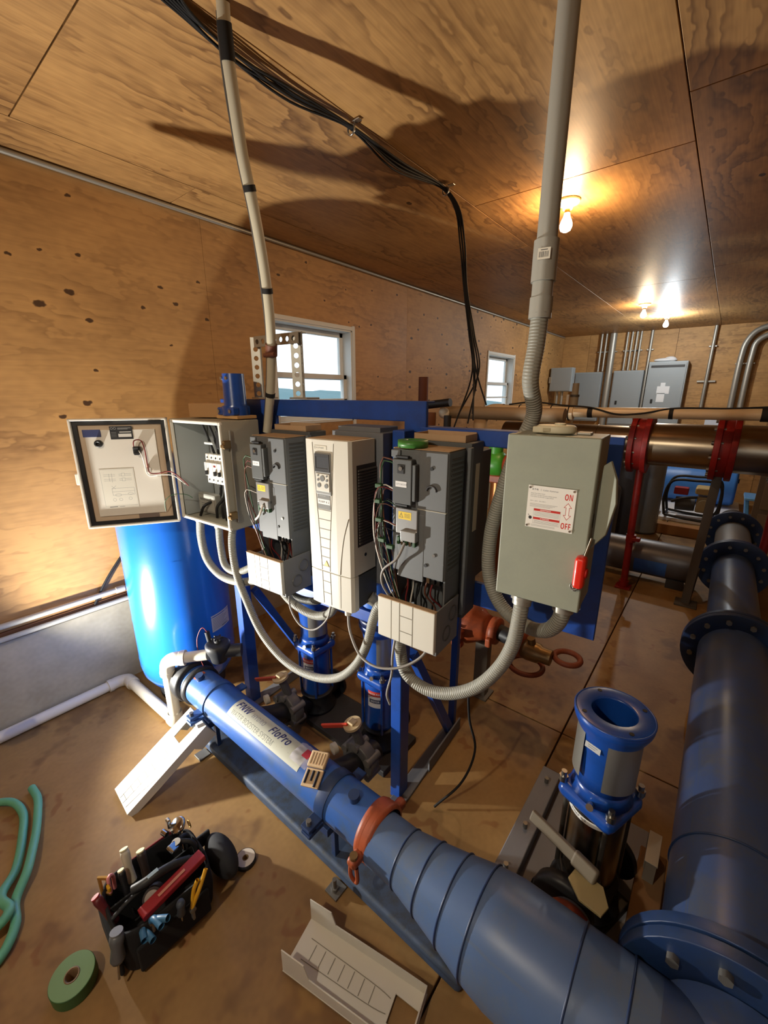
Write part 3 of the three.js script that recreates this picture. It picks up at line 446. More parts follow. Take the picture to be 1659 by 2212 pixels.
{ // closed drive: number two
  const t = rthing('motor_drive', 'closed beige drive with a keypad and a PUMP #2 label between two open drives', 'motor drive', -0.163, 0.878, 0, 'motor drives on the rack'), Y = (y) => y - 0.878;
  const w = 0.176, z1 = 0.17;
  mesh(t, 'heat_sink', [B(0.205, 0.5, 0.10, 0.012, Y(1.185), -0.01, 0.003), B(0.17, 0.02, 0.10, 0.012, Y(1.44), -0.02, 0.003)], M('sink_grey', '#70747a', 0.5, 0.3));
  const plan = [[-w / 2, 0.05], [w / 2, 0.05], [w / 2, z1 - 0.014], [w / 2 - 0.006, z1 - 0.004], [0.035, z1], [-0.055, z1], [-w / 2 + 0.006, z1 - 0.004], [-w / 2, z1 - 0.014]];
  const ext = (y0, y1) => EX(plan.map(([x, z]) => [x, -z]), y1 - y0 - 0.003, 0.0015).rotateX(-Math.PI / 2).translate(0, Y(y0) + 0.0015, 0);
  const cover = mesh(t, 'front_cover', ext(1.0, 1.42), driveBeige), low = mesh(t, 'lower_cover', [EX(plan.map(([x, z]) => [x, -Math.max(z, 0.138)]), 0.118, 0.0015).rotateX(-Math.PI / 2).translate(0, 0.0015, 0)], driveBeige);
  mesh(t, 'gland_box', B(0.172, 0.112, 0.10, 0, Y(0.938), 0.086, 0.002), driveDark);
  mesh(cover, 'dust_layer', B(w - 0.012, 0.0015, 0.10, 0, Y(1.4205), 0.105, 0.0004), dusty);
  mesh(cover, 'grille_recess', B(0.003, 0.255, 0.125, w / 2 + 0.0006, Y(1.22), 0.076, 0.001), M('grille_black', '#3a3534', 0.7));
  louvres(cover, w / 2 + 0.002, 0.02, 0.132, Y(1.10), Y(1.335), 26, M('grille_slat', '#46413e', 0.65));
  mesh(cover, 'side_screw', CY(0.006, [w / 2, Y(1.06), 0.10], [w / 2 + 0.002, Y(1.06), 0.10], 10), black);
  const seam = (pts) => TU(pts.map(([a, b, c]) => [a, b, c + 0.0016]), 0.0011, 20, 5), gv = [seam([[-0.052, Y(1.41), z1], [-0.044, Y(1.25), z1], [-0.036, Y(1.1), z1], [-0.032, Y(1.003), z1]]), seam([[0.033, Y(1.41), z1], [0.02, Y(1.25), z1], [0.006, Y(1.1), z1], [0.002, Y(1.003), z1]]), seam([[0.08, Y(1.19), z1 - 0.003], [0.062, Y(1.13), z1 - 0.002], [0.05, Y(1.06), z1 - 0.001], [0.044, Y(1.003), z1]])];
  for (let i = 0; i < 7; i++) { const y = 1.205 - i * 0.031, k = (1.41 - y) / 0.407, a = -0.052 + 0.020 * k + 0.001, b = 0.033 - 0.031 * k - 0.001; gv.push(B(b - a, 0.0018, 0.0018, (a + b) / 2, Y(y), z1 + 0.0013, 0)); }
  mesh(cover, 'moulded_groove', gv, ladderMat, { kind: 'stuff' });
  mesh(low, 'moulded_groove', [seam([[-0.032, Y(0.998), z1], [-0.03, Y(0.885), z1]]), seam([[0.002, Y(0.998), z1], [0.003, Y(0.885), z1]]), seam([[0.044, Y(0.998), z1 - 0.001], [0.042, Y(0.885), z1 - 0.001]]), B(0.034, 0.0018, 0.0018, -0.015, Y(0.965), z1 + 0.0013, 0), B(0.034, 0.0018, 0.0018, -0.015, Y(0.925), z1 + 0.0013, 0)], ladderMat, { kind: 'stuff' });
  const kp = mesh(cover, 'keypad', [B(0.066, 0.13, 0.01, -0.011, Y(1.318), z1, 0.006)], M('keypad_grey', '#8f9190', 0.5));
  mesh(kp, 'screen', B(0.05, 0.036, 0.003, -0.011, Y(1.352), z1 + 0.005, 0.001), M('lcd_dark', '#50545a', 0.2));
  mesh(kp, 'screen_bezel', EX(rect(-0.040, Y(1.325), 0.018, Y(1.378)), 0.003, 0, [rect(-0.035, Y(1.335), 0.013, Y(1.37))]).translate(0, 0, z1 + 0.0045), M('bezel_dark', '#3c3e42', 0.4));
  mesh(kp, 'button_plate', B(0.054, 0.055, 0.004, -0.011, Y(1.292), z1 + 0.005, 0.003), driveBeige);
  for (const [x, y, r] of [[-0.011, 1.305, 0.009], [-0.028, 1.30, 0.004], [0.007, 1.30, 0.004], [-0.025, 1.283, 0.007], [0.004, 1.283, 0.007], [-0.028, 1.313, 0.003], [0.007, 1.313, 0.003]]) mesh(kp, 'button', CY(r, [x, Y(y), z1 + 0.006], [x, Y(y), z1 + 0.0085], 14), M('button_grey', '#6f7272', 0.5));
  sticker(cover, 'maker_label', 0.05, 0.012, canvasTex(200, 48, (g, w2, h) => { g.fillStyle = '#d9d5c6'; g.fillRect(0, 0, w2, h); g.fillStyle = '#6e6e6a'; g.font = 'bold 26px sans-serif'; g.beginPath(); g.arc(18, 24, 12, 0, 7); g.lineWidth = 5; g.strokeStyle = '#6e6e6a'; g.stroke(); g.fillText('A.S.Power', 40, 33); }), [-0.02, Y(1.396), z1 + 0.0024]);
  sticker(cover, 'pump_label', 0.052, 0.05, canvasTex(208, 200, (g, w2, h) => { g.fillStyle = '#767876'; g.fillRect(0, 0, w2, h); g.fillStyle = '#a9aaa6'; g.font = '24px sans-serif'; g.fillText('Advanced', 30, 40); g.fillStyle = '#f0efe8'; g.fillRect(4, 74, 200, 64); g.fillStyle = '#23242a'; g.font = 'bold 38px sans-serif'; g.fillText('PUMP # 2', 18, 120); }), [-0.013, Y(1.233), z1 + 0.0026]);
  mesh(cover, 'hazard_triangle', EX([[-0.023, Y(1.02)], [-0.003, Y(1.02)], [-0.013, Y(1.038)]], 0.001, 0).translate(0, 0, z1 + 0.002), yellow);
  mesh(low, 'cable_gland', [CY(0.011, [0.045, Y(0.878), 0.14], [0.045, Y(0.85), 0.14], 14), CY(0.008, [-0.03, Y(0.878), 0.14], [-0.03, Y(0.86), 0.14], 12)], M('gland_nylon', '#c9c7bf', 0.5));
}
{ // green tape on the open drive
  const t = rthing('electrical_tape', 'flat roll of green electrical tape lying on the drive with loose wires', 'tape', 0.085, 1.409, 0.085);
  mesh(t, 'tape_roll', LA([[0.018, 0], [0.042, 0], [0.042, 0.019], [0.018, 0.019], [0.018, 0]], 32), M('tape_green', '#3f7a34', 0.4));
}
// ---------- grey disconnect switch ----------
{
  const W = 0.19, H = 0.392, D = 0.128, t = rthing('safety_switch', 'grey safety switch box with ON OFF sign and red padlocked handle', 'switch box', 0.46, 1.07, 0.002);
  mesh(t, 'box_body', [B(W, H, D - 0.02, 0, H / 2, (D - 0.02) / 2, 0.003)], discGrey);
  mesh(t, 'box_lid', [B(W + 0.004, H + 0.002, 0.03, 0, H / 2, D - 0.015, 0.004)], discGrey);
  mesh(t, 'top_hub', [B(0.03, 0.006, 0.03, 0.05, H + 0.003, 0.05, 0.002)], galv);
  sticker(t, 'switch_sign', 0.102, 0.098, canvasTex(816, 784, (g, w, h) => {
    g.fillStyle = '#e9e7e0'; g.fillRect(0, 0, w, h); g.fillStyle = '#4a4d55'; g.font = 'bold 44px sans-serif'; g.fillText('E·T·N', 70, 86); g.fillRect(222, 48, 4, 44); g.font = '38px sans-serif'; g.fillText('Cutler-Hammer', 256, 86);
    g.fillStyle = '#3f4249'; g.font = '22px sans-serif'; g.fillText('Heavy-Duty Safety Switch', 50, 150); g.fillText('Interruptor de seguridad para trabajo pesado', 50, 180); g.fillText('Interrupteur de sécurité à usage intensif', 50, 210); g.fillText('600 V~, 250 V ⎓, 30 A, 600 V ~', 50, 290);
    g.fillStyle = '#9b9a96'; for (let i = 0; i < 4; i++) g.fillRect(50, 330 + i * 18, 480 - i * 40, 6);
    g.fillStyle = '#c2332c'; g.fillRect(130, 420, 460, 42); g.fillRect(130, 580, 460, 42); g.fillStyle = '#f3e9e4'; g.font = 'bold 28px sans-serif'; g.fillText('⚠ ADVERTENCIA', 220, 451); g.fillText('⚠ ATTENTION', 235, 611);
    g.strokeStyle = '#8a8a88'; g.lineWidth = 3; g.strokeRect(130, 420, 460, 280); g.fillStyle = '#8f8f8c'; for (let i = 0; i < 4; i++) { g.fillRect(145, 480 + i * 22, 430, 6); g.fillRect(145, 638 + i * 16, 430, 5); }
    g.fillStyle = '#2b2b2e'; g.beginPath(); g.arc(78, 600, 30, 0, 7); g.fill(); g.strokeStyle = '#2b2b2e'; g.lineWidth = 8; g.beginPath(); g.moveTo(60, 570); g.lineTo(36, 540); g.stroke();
    g.fillStyle = '#8f8f8c'; for (let i = 0; i < 2; i++) g.fillRect(100, 724 + i * 20, 420, 6);
    g.fillStyle = '#c8271f'; g.font = 'bold 150px sans-serif'; g.save(); g.scale(0.62, 1); g.fillText('ON', 630 / 0.62, 200); g.fillText('OFF', 612 / 0.62, 720); g.restore();
    g.strokeStyle = '#b02822'; g.lineWidth = 8; g.fillStyle = '#f4f1ea'; g.beginPath(); g.moveTo(700, 250); g.lineTo(760, 330); g.lineTo(726, 330); g.lineTo(726, 470); g.lineTo(760, 470); g.lineTo(700, 550); g.lineTo(640, 470); g.lineTo(674, 470); g.lineTo(674, 330); g.lineTo(640, 330); g.closePath(); g.fill(); g.stroke();
  }), [0.012, 0.233, D + 0.0012], [0, 0, 0], 0.4);
  for (const [x, y] of [[-0.035, 0.277], [0.058, 0.278], [-0.035, 0.188], [0.058, 0.189]]) mesh(t, 'sign_rivet', CY(0.0025, [x, y, D], [x, y, D + 0.003], 8), steel);
  const arm = mesh(t, 'handle_arm', EX([[0, -0.02], [0.028, 0.02], [0.04, 0.09], [0.034, 0.14], [0.018, 0.175], [0.006, 0.165], [0, 0.10]], 0.006, 0.001).rotateY(-0.35).translate(W / 2 + 0.006, 0.17, D - 0.03), discGrey);
  mesh(arm, 'pivot', CY(0.016, [W / 2, 0.21, D - 0.04], [W / 2 + 0.016, 0.21, D - 0.04], 16), black);
  mesh(t, 'handle_link', BAR(0.006, 0.006, [W / 2 + 0.006, 0.18, D - 0.01], [W / 2 - 0.002, 0.13, D + 0.01]), steel);
  mesh(t, 'handle_grip', B(0.024, 0.075, 0.03, W / 2 - 0.004, 0.105, D + 0.012, 0.009), M('grip_red', '#e02b1c', 0.35, 0, { clearcoat: 0.4 }), { label: 'red handle grip' });
  mesh(t, 'grip_hole', TO(0.009, 0.0025, [W / 2 + 0.009, 0.105, D + 0.012], 'x', Math.PI * 2, 18), M('grip_shade', '#b01c12', 0.5));
  mesh(t, 'hasp', [TO(0.008, 0.002, [W / 2 - 0.012, 0.068, D + 0.01], 'z', Math.PI * 2, 16), B(0.008, 0.016, 0.01, W / 2 - 0.012, 0.062, D + 0.002, 0.002)], dullSteel);
}
{
  const t = rthing('tape_dispenser', 'round cream plastic tape measure lying flat on the grey switch box', 'tape measure', 0.452, 1.464, 0.07);
  mesh(t, 'case', [LA([[0, 0], [0.04, 0], [0.043, 0.004], [0.043, 0.014], [0.038, 0.018], [0, 0.018]], 32).scale(1, 1, 0.8), B(0.03, 0.014, 0.03, -0.03, 0.008, 0.012, 0.003)], M('case_cream', '#d6d1b6', 0.5));
  mesh(t, 'hub', CY(0.012, [0.008, 0.018, 0], [0.008, 0.022, 0], 20), M('case_cream'));
  mesh(t, 'belt_clip', B(0.016, 0.008, 0.002, -0.012, 0.009, 0.0345, 0.0005), M('clip_tan', '#b3ab8c', 0.5));
}
// ---------- conduits between the boxes ----------
const RK = (pts) => pts.map((p) => rk(...p));
flex('flex_conduit', RK([[-0.995, 1.037, 0.10], [-1.01, 0.93, 0.10], [-0.985, 0.83, 0.10], [-0.90, 0.775, 0.10], [-0.77, 0.775, 0.10], [-0.64, 0.82, 0.10], [-0.585, 0.865, 0.10]]), 0.0175, lidGrey, 'thick grey conduit curving from the control cabinet beside the blue tank');
flex('flex_conduit', RK([[-0.845, 1.037, 0.11], [-0.85, 0.92, 0.11], [-0.815, 0.845, 0.12], [-0.74, 0.835, 0.12], [-0.66, 0.87, 0.11], [-0.585, 0.92, 0.10]]), 0.015, lidGrey, 'short grey conduit looping from the control cabinet to the open drive');
flex('flex_conduit', RK([[-0.77, 1.037, 0.09], [-0.765, 0.96, 0.11], [-0.727, 0.839, 0.13], [-0.681, 0.736, 0.13], [-0.595, 0.604, 0.13], [-0.463, 0.526, 0.13], [-0.31, 0.521, 0.13], [-0.18, 0.574, 0.13], [-0.093, 0.668, 0.13], [-0.047, 0.767, 0.13], [-0.02, 0.868, 0.13], [0.0, 0.915, 0.125], [0.03, 0.925, 0.12]]), 0.0155, lidGrey, 'long smooth grey conduit hanging in a deep loop before the blue pumps');
flex('flex_conduit', RK([[0.055, 0.84, 0.10], [0.06, 0.78, 0.10], [0.089, 0.70, 0.11], [0.158, 0.672, 0.11], [0.237, 0.690, 0.11], [0.321, 0.750, 0.11], [0.382, 0.839, 0.11], [0.413, 0.922, 0.11], [0.423, 1.006, 0.11], [0.424, 1.072, 0.10]]), 0.0185, lidGrey, 'thick ribbed conduit looping under the grey switch box');
flex('flex_conduit', RK([[-0.515, 0.84, 0.09], [-0.49, 0.80, 0.09], [-0.42, 0.765, 0.09], [-0.335, 0.748, 0.08], [-0.265, 0.775, 0.08], [-0.225, 0.83, 0.085], [-0.215, 0.878, 0.09]]), 0.016, lidGrey, 'grey conduit sagging from the open drive to the closed beige drive');
flex('flex_conduit', RK([[-0.56, 0.84, 0.05], [-0.53, 0.79, 0.05], [-0.45, 0.765, 0.04], [-0.36, 0.78, 0.03], [-0.30, 0.84, 0.03], [-0.24, 0.885, 0.05]]), 0.014, lidDark, 'dark conduit behind the sagging grey conduit under the open drive');
flex('flex_conduit', RK([[-0.085, 0.90, 0.07], [-0.06, 0.85, 0.04], [-0.03, 0.80, -0.09], [-0.10, 0.79, -0.12]]), 0.016, lidDark, 'short dark conduit running from the closed drive to a pump motor');
{ // power feed: rigid pipe from the ceiling, coupling, then a flexible length round the switch box
  const t = thing('power_conduit', 'grey plastic pipe from the ceiling, ending in a ribbed length behind the switch box', 'conduit', [0, 0, 0]);
  const X = -0.372, Z = -1.033, low = rk(0.372, 1.5, -0.025);
  mesh(t, 'rigid_pipe', CY(0.0215, [X, 1.86, Z], [X, HC, Z], 24), pvcGrey);
  mesh(t, 'coupling', [CY(0.0265, [X, 1.79, Z], [X, 1.872, Z], 24), CY(0.0225, [X, 1.755, Z], [X, 1.79, Z], 24), CY(0.0265, [X, 1.725, Z], [X, 1.758, Z], 8), CY(0.025, [X, 1.715, Z], [X, 1.727, Z], 24)], pvcGrey);
  sticker(t, 'barcode_tag', 0.026, 0.022, canvasTex(128, 108, (g, w, h) => { g.fillStyle = '#ddd9cc'; g.fillRect(0, 0, w, h); g.fillStyle = '#33343a'; let x = 14; while (x < 112) { const b = 2 + Math.floor(rnd() * 5); g.fillRect(x, 34, b, 54); x += b + 3 + Math.floor(rnd() * 4); } g.fillRect(30, 14, 70, 8); }), [X + 0.0060, 1.84, Z + 0.0268], [0, 0.2, 0]);
  const pts = [[X, 1.73, Z], [X - 0.002, 1.66, Z], [X - 0.008, 1.58, Z], low, rk(0.335, 1.40, -0.03), rk(0.306, 1.29, -0.03), rk(0.282, 1.16, -0.03), rk(0.292, 1.03, -0.02), rk(0.34, 0.955, -0.01), rk(0.418, 0.93, 0.01), rk(0.48, 0.96, 0.05), rk(0.51, 1.01, 0.07), rk(0.517, 1.073, 0.075)];
  mesh(t, 'ribbed_sleeve', TU(pts, 0.0195, 140, 14), ribbed(lidGrey, 0.007, lengthOf(pts)));
  mesh(t, 'conduit_fitting', CY(0.025, rk(0.515, 1.04, 0.074), rk(0.517, 1.072, 0.075), 16), galv);
  settle(t);
}
{ // taped whitish conduit on the left
  const t = thing('taped_conduit', 'pale conduit with black tape bands coming down from the ceiling before the window', 'conduit', [0, 0, 0]);
  const pts = [[-1.143, HC, -0.79], [-1.159, 2.42, -0.80], [-1.177, 2.343, -0.82], [-1.208, 2.201, -0.86], [-1.227, 2.079, -0.90], [-1.262, 1.916, -0.95], [-1.300, 1.753, -0.985], [-1.365, 1.601, -1.02], [-1.42, 1.45, -1.035], [-1.43, 1.40, -1.03]];
  const c = new THREE.CatmullRomCurve3(pts.map(V3), false, 'centripetal');
  mesh(t, 'conduit_tube', TU(pts, 0.0165, 90, 16), M('conduit_cream', '#bdb7a2', 0.55));
  for (const [u, n] of [[0.03, 0.06], [0.31, 0.014], [0.545, 0.014], [0.86, 0.014]]) { const a = c.getPointAt(u), b = c.getPointAt(Math.min(1, u + n)); mesh(t, 'tape_band', CY(0.0185, [a.x, a.y, a.z], [b.x, b.y, b.z], 18), rubber); }
  const a = c.getPointAt(0.70), b = c.getPointAt(0.735); mesh(t, 'metal_coupling', [CY(0.021, [a.x, a.y, a.z], [b.x, b.y, b.z], 18), CY(0.008, [a.x - 0.03, b.y, a.z + 0.01], [a.x + 0.03, b.y, a.z + 0.01], 10)], copper);
  for (const [dx, dz] of [[-0.02, 0.004], [-0.024, -0.006]]) mesh(t, 'strapped_cable', TU(pts.map((p, i) => [p[0] + dx - (i === 2 || i === 5 ? 0.004 : 0), p[1] - (i ? 0 : 0.01), p[2] + dz]), 0.0042, 80, 8), M('cable_grey2', '#4a4744', 0.6));
  settle(t);
}
{ // black cables along the ceiling, dropping behind the rack
  const t = thing('cable_bundle', 'bundle of black cables strapped along the ceiling and hanging down behind the rack', 'cables', [0, 0, 0]);
  for (let i = 0; i < 6; i++) {
    const o = (i - 2.5) * 0.007, s = (k) => 0.008 * Math.sin(i * 2.1 + k), e = [[-0.958, 1.40, -1.70], [-0.873, 1.44, -1.72], [-0.95, 1.46, -1.86], [-0.90, 1.50, -1.90], [-0.93, 1.42, -1.78], [-0.99, 1.46, -1.80]][i];
    mesh(t, 'cable', TU([[-1.16 + o * 2, HC - 0.009, -0.40 - 0.05 * i], [-1.22 + o, HC - 0.012, -0.72], [-1.24 + o, HC - 0.022 + s(1), -0.86], [-1.245 + o + s(2), HC - 0.020 + s(3), -1.08], [-1.217 + o * 0.4, HC - 0.015, -1.33], [-1.225 + o + s(4), HC - 0.026 + s(5), -1.62], [-1.197 + o * 0.4, HC - 0.016, -1.95], [-1.145 + o * 0.6, 2.38, -1.975], [-1.112 + o * 0.6, 2.24, -1.98 + s(2)], [-1.085 + o * 0.5, 2.04, -1.98], [-1.024 + o * 0.6, 1.83, -1.95 + s(1)], [-0.966 + o, 1.656, -1.90], e], 0.0038, 120, 7), rubber);
  }
  for (const [x, z] of [[-1.217, -1.33], [-1.197, -1.95]]) mesh(t, 'cable_strap', [TO(0.016, 0.0035, [x, HC - 0.021, z], 'z', Math.PI * 2, 18), B(0.03, 0.004, 0.02, x + 0.03, HC - 0.0035, z, 0.001)], steel);
  settle(t); t.position.y -= 0.003;
}
single('thin_cable', TU(RK([[-0.118, 0.852, 0.14], [-0.104, 0.80, 0.15], [-0.047, 0.742, 0.17], [0.027, 0.735, 0.18], [0.113, 0.765, 0.17], [0.168, 0.812, 0.15], [0.183, 0.842, 0.14]]), 0.0042, 50, 8), M('cable_grey'), 'thin grey cable hanging between the closed drive and the wired open drive', 'cable');
single('thin_cable', TU(RK([[-0.42, 0.842, 0.12], [-0.40, 0.79, 0.14], [-0.34, 0.74, 0.15], [-0.27, 0.745, 0.15], [-0.215, 0.80, 0.14], [-0.193, 0.86, 0.14]]), 0.0035, 40, 8), M('cable_grey'), 'thin grey cable sagging below the gap beside the closed drive', 'cable');
single('loose_lead', TU(RK([[0.075, 0.842, 0.15], [0.072, 0.78, 0.16], [0.07, 0.72, 0.16], [0.045, 0.62, 0.15], [0.05, 0.58, 0.14]]), 0.004, 30, 8), M('cable_grey'), 'loose grey lead dangling straight down before the blue front post', 'cable');
single('loose_lead', TU(RK([[0.215, 0.58, -0.10], [0.22, 0.42, -0.12], [0.235, 0.25, -0.16], [0.20, 0.10, -0.13], [0.13, 0.012, -0.05]]), 0.0045, 30, 8), rubber, 'black lead hanging down to the rack foot near the floor', 'cable');

// ---------- pressure tank, plastic pipes ----------
const arcPatch = (r, x0, x1, a0, a1, n = 16) => {       // sheet bent round an x axis; angle from +z over +y; u along x, v up
  const g = new THREE.PlaneGeometry(1, 1, 8, n), p = g.attributes.position;
  for (let i = 0; i < p.count; i++) { const u = p.getX(i) + 0.5, v = p.getY(i) + 0.5, a = a0 + (a1 - a0) * v; p.setXYZ(i, x0 + (x1 - x0) * u, r * Math.sin(a), r * Math.cos(a)); }
  g.computeVertexNormals(); return g;
};
const ringPatch = (r, y0, y1, a0, a1, n = 16) => {      // sheet bent round a y axis; angle from +z towards +x
  const g = new THREE.PlaneGeometry(1, 1, n, 2), p = g.attributes.position;
  for (let i = 0; i < p.count; i++) { const u = p.getX(i) + 0.5, v = p.getY(i) + 0.5, a = a0 + (a1 - a0) * u; p.setXYZ(i, r * Math.sin(a), y0 + (y1 - y0) * v, r * Math.cos(a)); }
  g.computeVertexNormals(); return g;
};
const DEG = Math.PI / 180;
{
  const t = thing('pressure_tank', 'tall bright blue steel pressure tank standing below the open cabinet door', 'tank', [-2.075, 0, -0.885]);
  mesh(t, 'tank_shell', LA([[0, 0.07], [0.16, 0.075], [0.20, 0.105], [0.226, 0.15], [0.235, 0.20], [0.235, 0.238], [0.2365, 0.242], [0.235, 0.246], [0.235, 0.46], [0.2368, 0.465], [0.235, 0.470], [0.235, 0.80], [0.2368, 0.804], [0.235, 0.808], [0.235, 1.13], [0.225, 1.19], [0.19, 1.24], [0.1, 1.275], [0, 1.28]], 64), tankBlue);
  mesh(t, 'foot_ring', LA([[0.15, 0], [0.165, 0], [0.17, 0.08], [0.155, 0.08], [0.15, 0]], 40), M('foot_black', '#2a2d33', 0.6));
  const lab = mesh(t, 'rating_sticker', ringPatch(0.2362, 0.385, 0.475, 96 * DEG, 128 * DEG), new THREE.MeshPhysicalMaterial({ roughness: 0.5, map: canvasTex(256, 180, (g, w, h) => { g.fillStyle = '#b9c0c8'; g.fillRect(0, 0, w, h); g.fillStyle = '#4c5560'; g.fillRect(14, 14, 160, 10); for (let i = 0; i < 8; i++) g.fillRect(14, 40 + i * 16, 150 + (i * 53) % 70, 4); g.fillRect(120, 158, 100, 8); }) }));
}
{ // floor pipe along the wall with riser
  const t = thing('floor_pipe', 'white plastic pipe on the floor along the wall, rising behind the leaning cover', 'pipe', [0, 0, 0]);
  mesh(t, 'pipe_run', CY(0.026, [-2.355, 0.027, 1.6], [-2.355, 0.027, -0.62], 20), pvc);
  mesh(t, 'elbow', [TU([[-2.355, 0.027, -0.565], [-2.355, 0.027, -0.61], [-2.335, 0.027, -0.645], [-2.29, 0.027, -0.65]], 0.0315, 16, 16), CY(0.033, [-2.355, 0.027, -0.555], [-2.355, 0.027, -0.575], 20), CY(0.033, [-2.295, 0.027, -0.65], [-2.275, 0.027, -0.65], 20)], pvc);
  mesh(t, 'pipe_run', CY(0.026, [-2.29, 0.027, -0.65], [-1.84, 0.027, -0.665], 20), pvc);
  mesh(t, 'elbow', TU([[-1.86, 0.027, -0.665], [-1.825, 0.03, -0.665], [-1.815, 0.06, -0.665], [-1.815, 0.09, -0.665]], 0.0315, 16, 16), pvc);
  mesh(t, 'riser', CY(0.026, [-1.815, 0.08, -0.665], [-1.79, 0.36, -0.655], 20), pvc);
  mesh(t, 'elbow', [TU([[-1.795, 0.325, -0.656], [-1.788, 0.372, -0.66], [-1.765, 0.392, -0.68], [-1.735, 0.395, -0.71]], 0.0315, 20, 16), CY(0.034, [-1.745, 0.395, -0.70], [-1.730, 0.396, -0.715], 20), CY(0.034, [-1.794, 0.335, -0.656], [-1.796, 0.315, -0.657], 20)], pvc);
  mesh(t, 'pipe_run', CY(0.024, [-1.74, 0.395, -0.705], [-1.665, 0.402, -0.785], 20), pvc);
  settle(t);
}
{
  const t = thing('solenoid_valve', 'black plastic solenoid valve with star knob at the end of the white pipe', 'valve', [-1.632, 0.362, -0.822]);
  const bl = M('valve_black', '#2b2d30', 0.5);
  mesh(t, 'valve_body', [LA([[0, 0], [0.034, 0.005], [0.04, 0.03], [0.052, 0.062], [0.055, 0.075], [0.055, 0.09], [0.045, 0.10], [0, 0.102]], 24), CY(0.032, [-0.03, 0.05, 0.034], [0.02, 0.05, -0.022], 18), CY(0.03, [0.02, 0.05, -0.02], [0.07, 0.05, -0.075], 18)], bl);
  mesh(t, 'star_knob', [CY(0.016, [0.005, 0.10, 0], [0.005, 0.125, 0], 16), ...Array.from({ length: 6 }, (_, i) => B(0.024, 0.008, 0.007, 0.014, 0, 0, 0.002).rotateY(i * Math.PI / 3).translate(0.005, 0.122, 0))], bl);
  mesh(t, 'coil', CY(0.011, [-0.04, 0.09, 0.015], [-0.045, 0.145, 0.02], 14), bl);
  for (let i = 0; i < 6; i++) mesh(t, 'screw', CY(0.004, [0.046 * Math.cos(i), 0.09, 0.046 * Math.sin(i)], [0.046 * Math.cos(i), 0.096, 0.046 * Math.sin(i)], 8), steel);
  mesh(t, 'lead', TU([[-0.045, 0.145, 0.02], [-0.06, 0.165, 0.03], [-0.078, 0.12, 0.05], [-0.07, 0.06, 0.06], [-0.06, 0.0, 0.055], [-0.03, -0.05, 0.05]], 0.002, 30, 6), wireRed);
}
single('wall_conduit', [CY(0.013, [-2.37, 0.545, 1.8], [-2.37, 0.545, -1.1], 14), CY(0.017, [-2.37, 0.545, -0.72], [-2.37, 0.545, -0.68], 14)], M('conduit_pale', '#b5b3a8', 0.5), 'upper pale conduit running along the plywood above the concrete curb', 'conduit');
single('wall_conduit', [CY(0.012, [-2.372, 0.482, 1.8], [-2.372, 0.482, -1.2], 14)], M('conduit_pale'), 'lower pale conduit running along the top edge of the concrete curb', 'conduit');
single('wall_cable', TU([[-2.385, 0.50, -0.58], [-2.38, 0.60, -0.64], [-2.38, 0.70, -0.72], [-2.385, 0.78, -0.80]], 0.006, 20, 8), rubber, 'short black cable rising from the wall conduits behind the blue tank', 'cable');

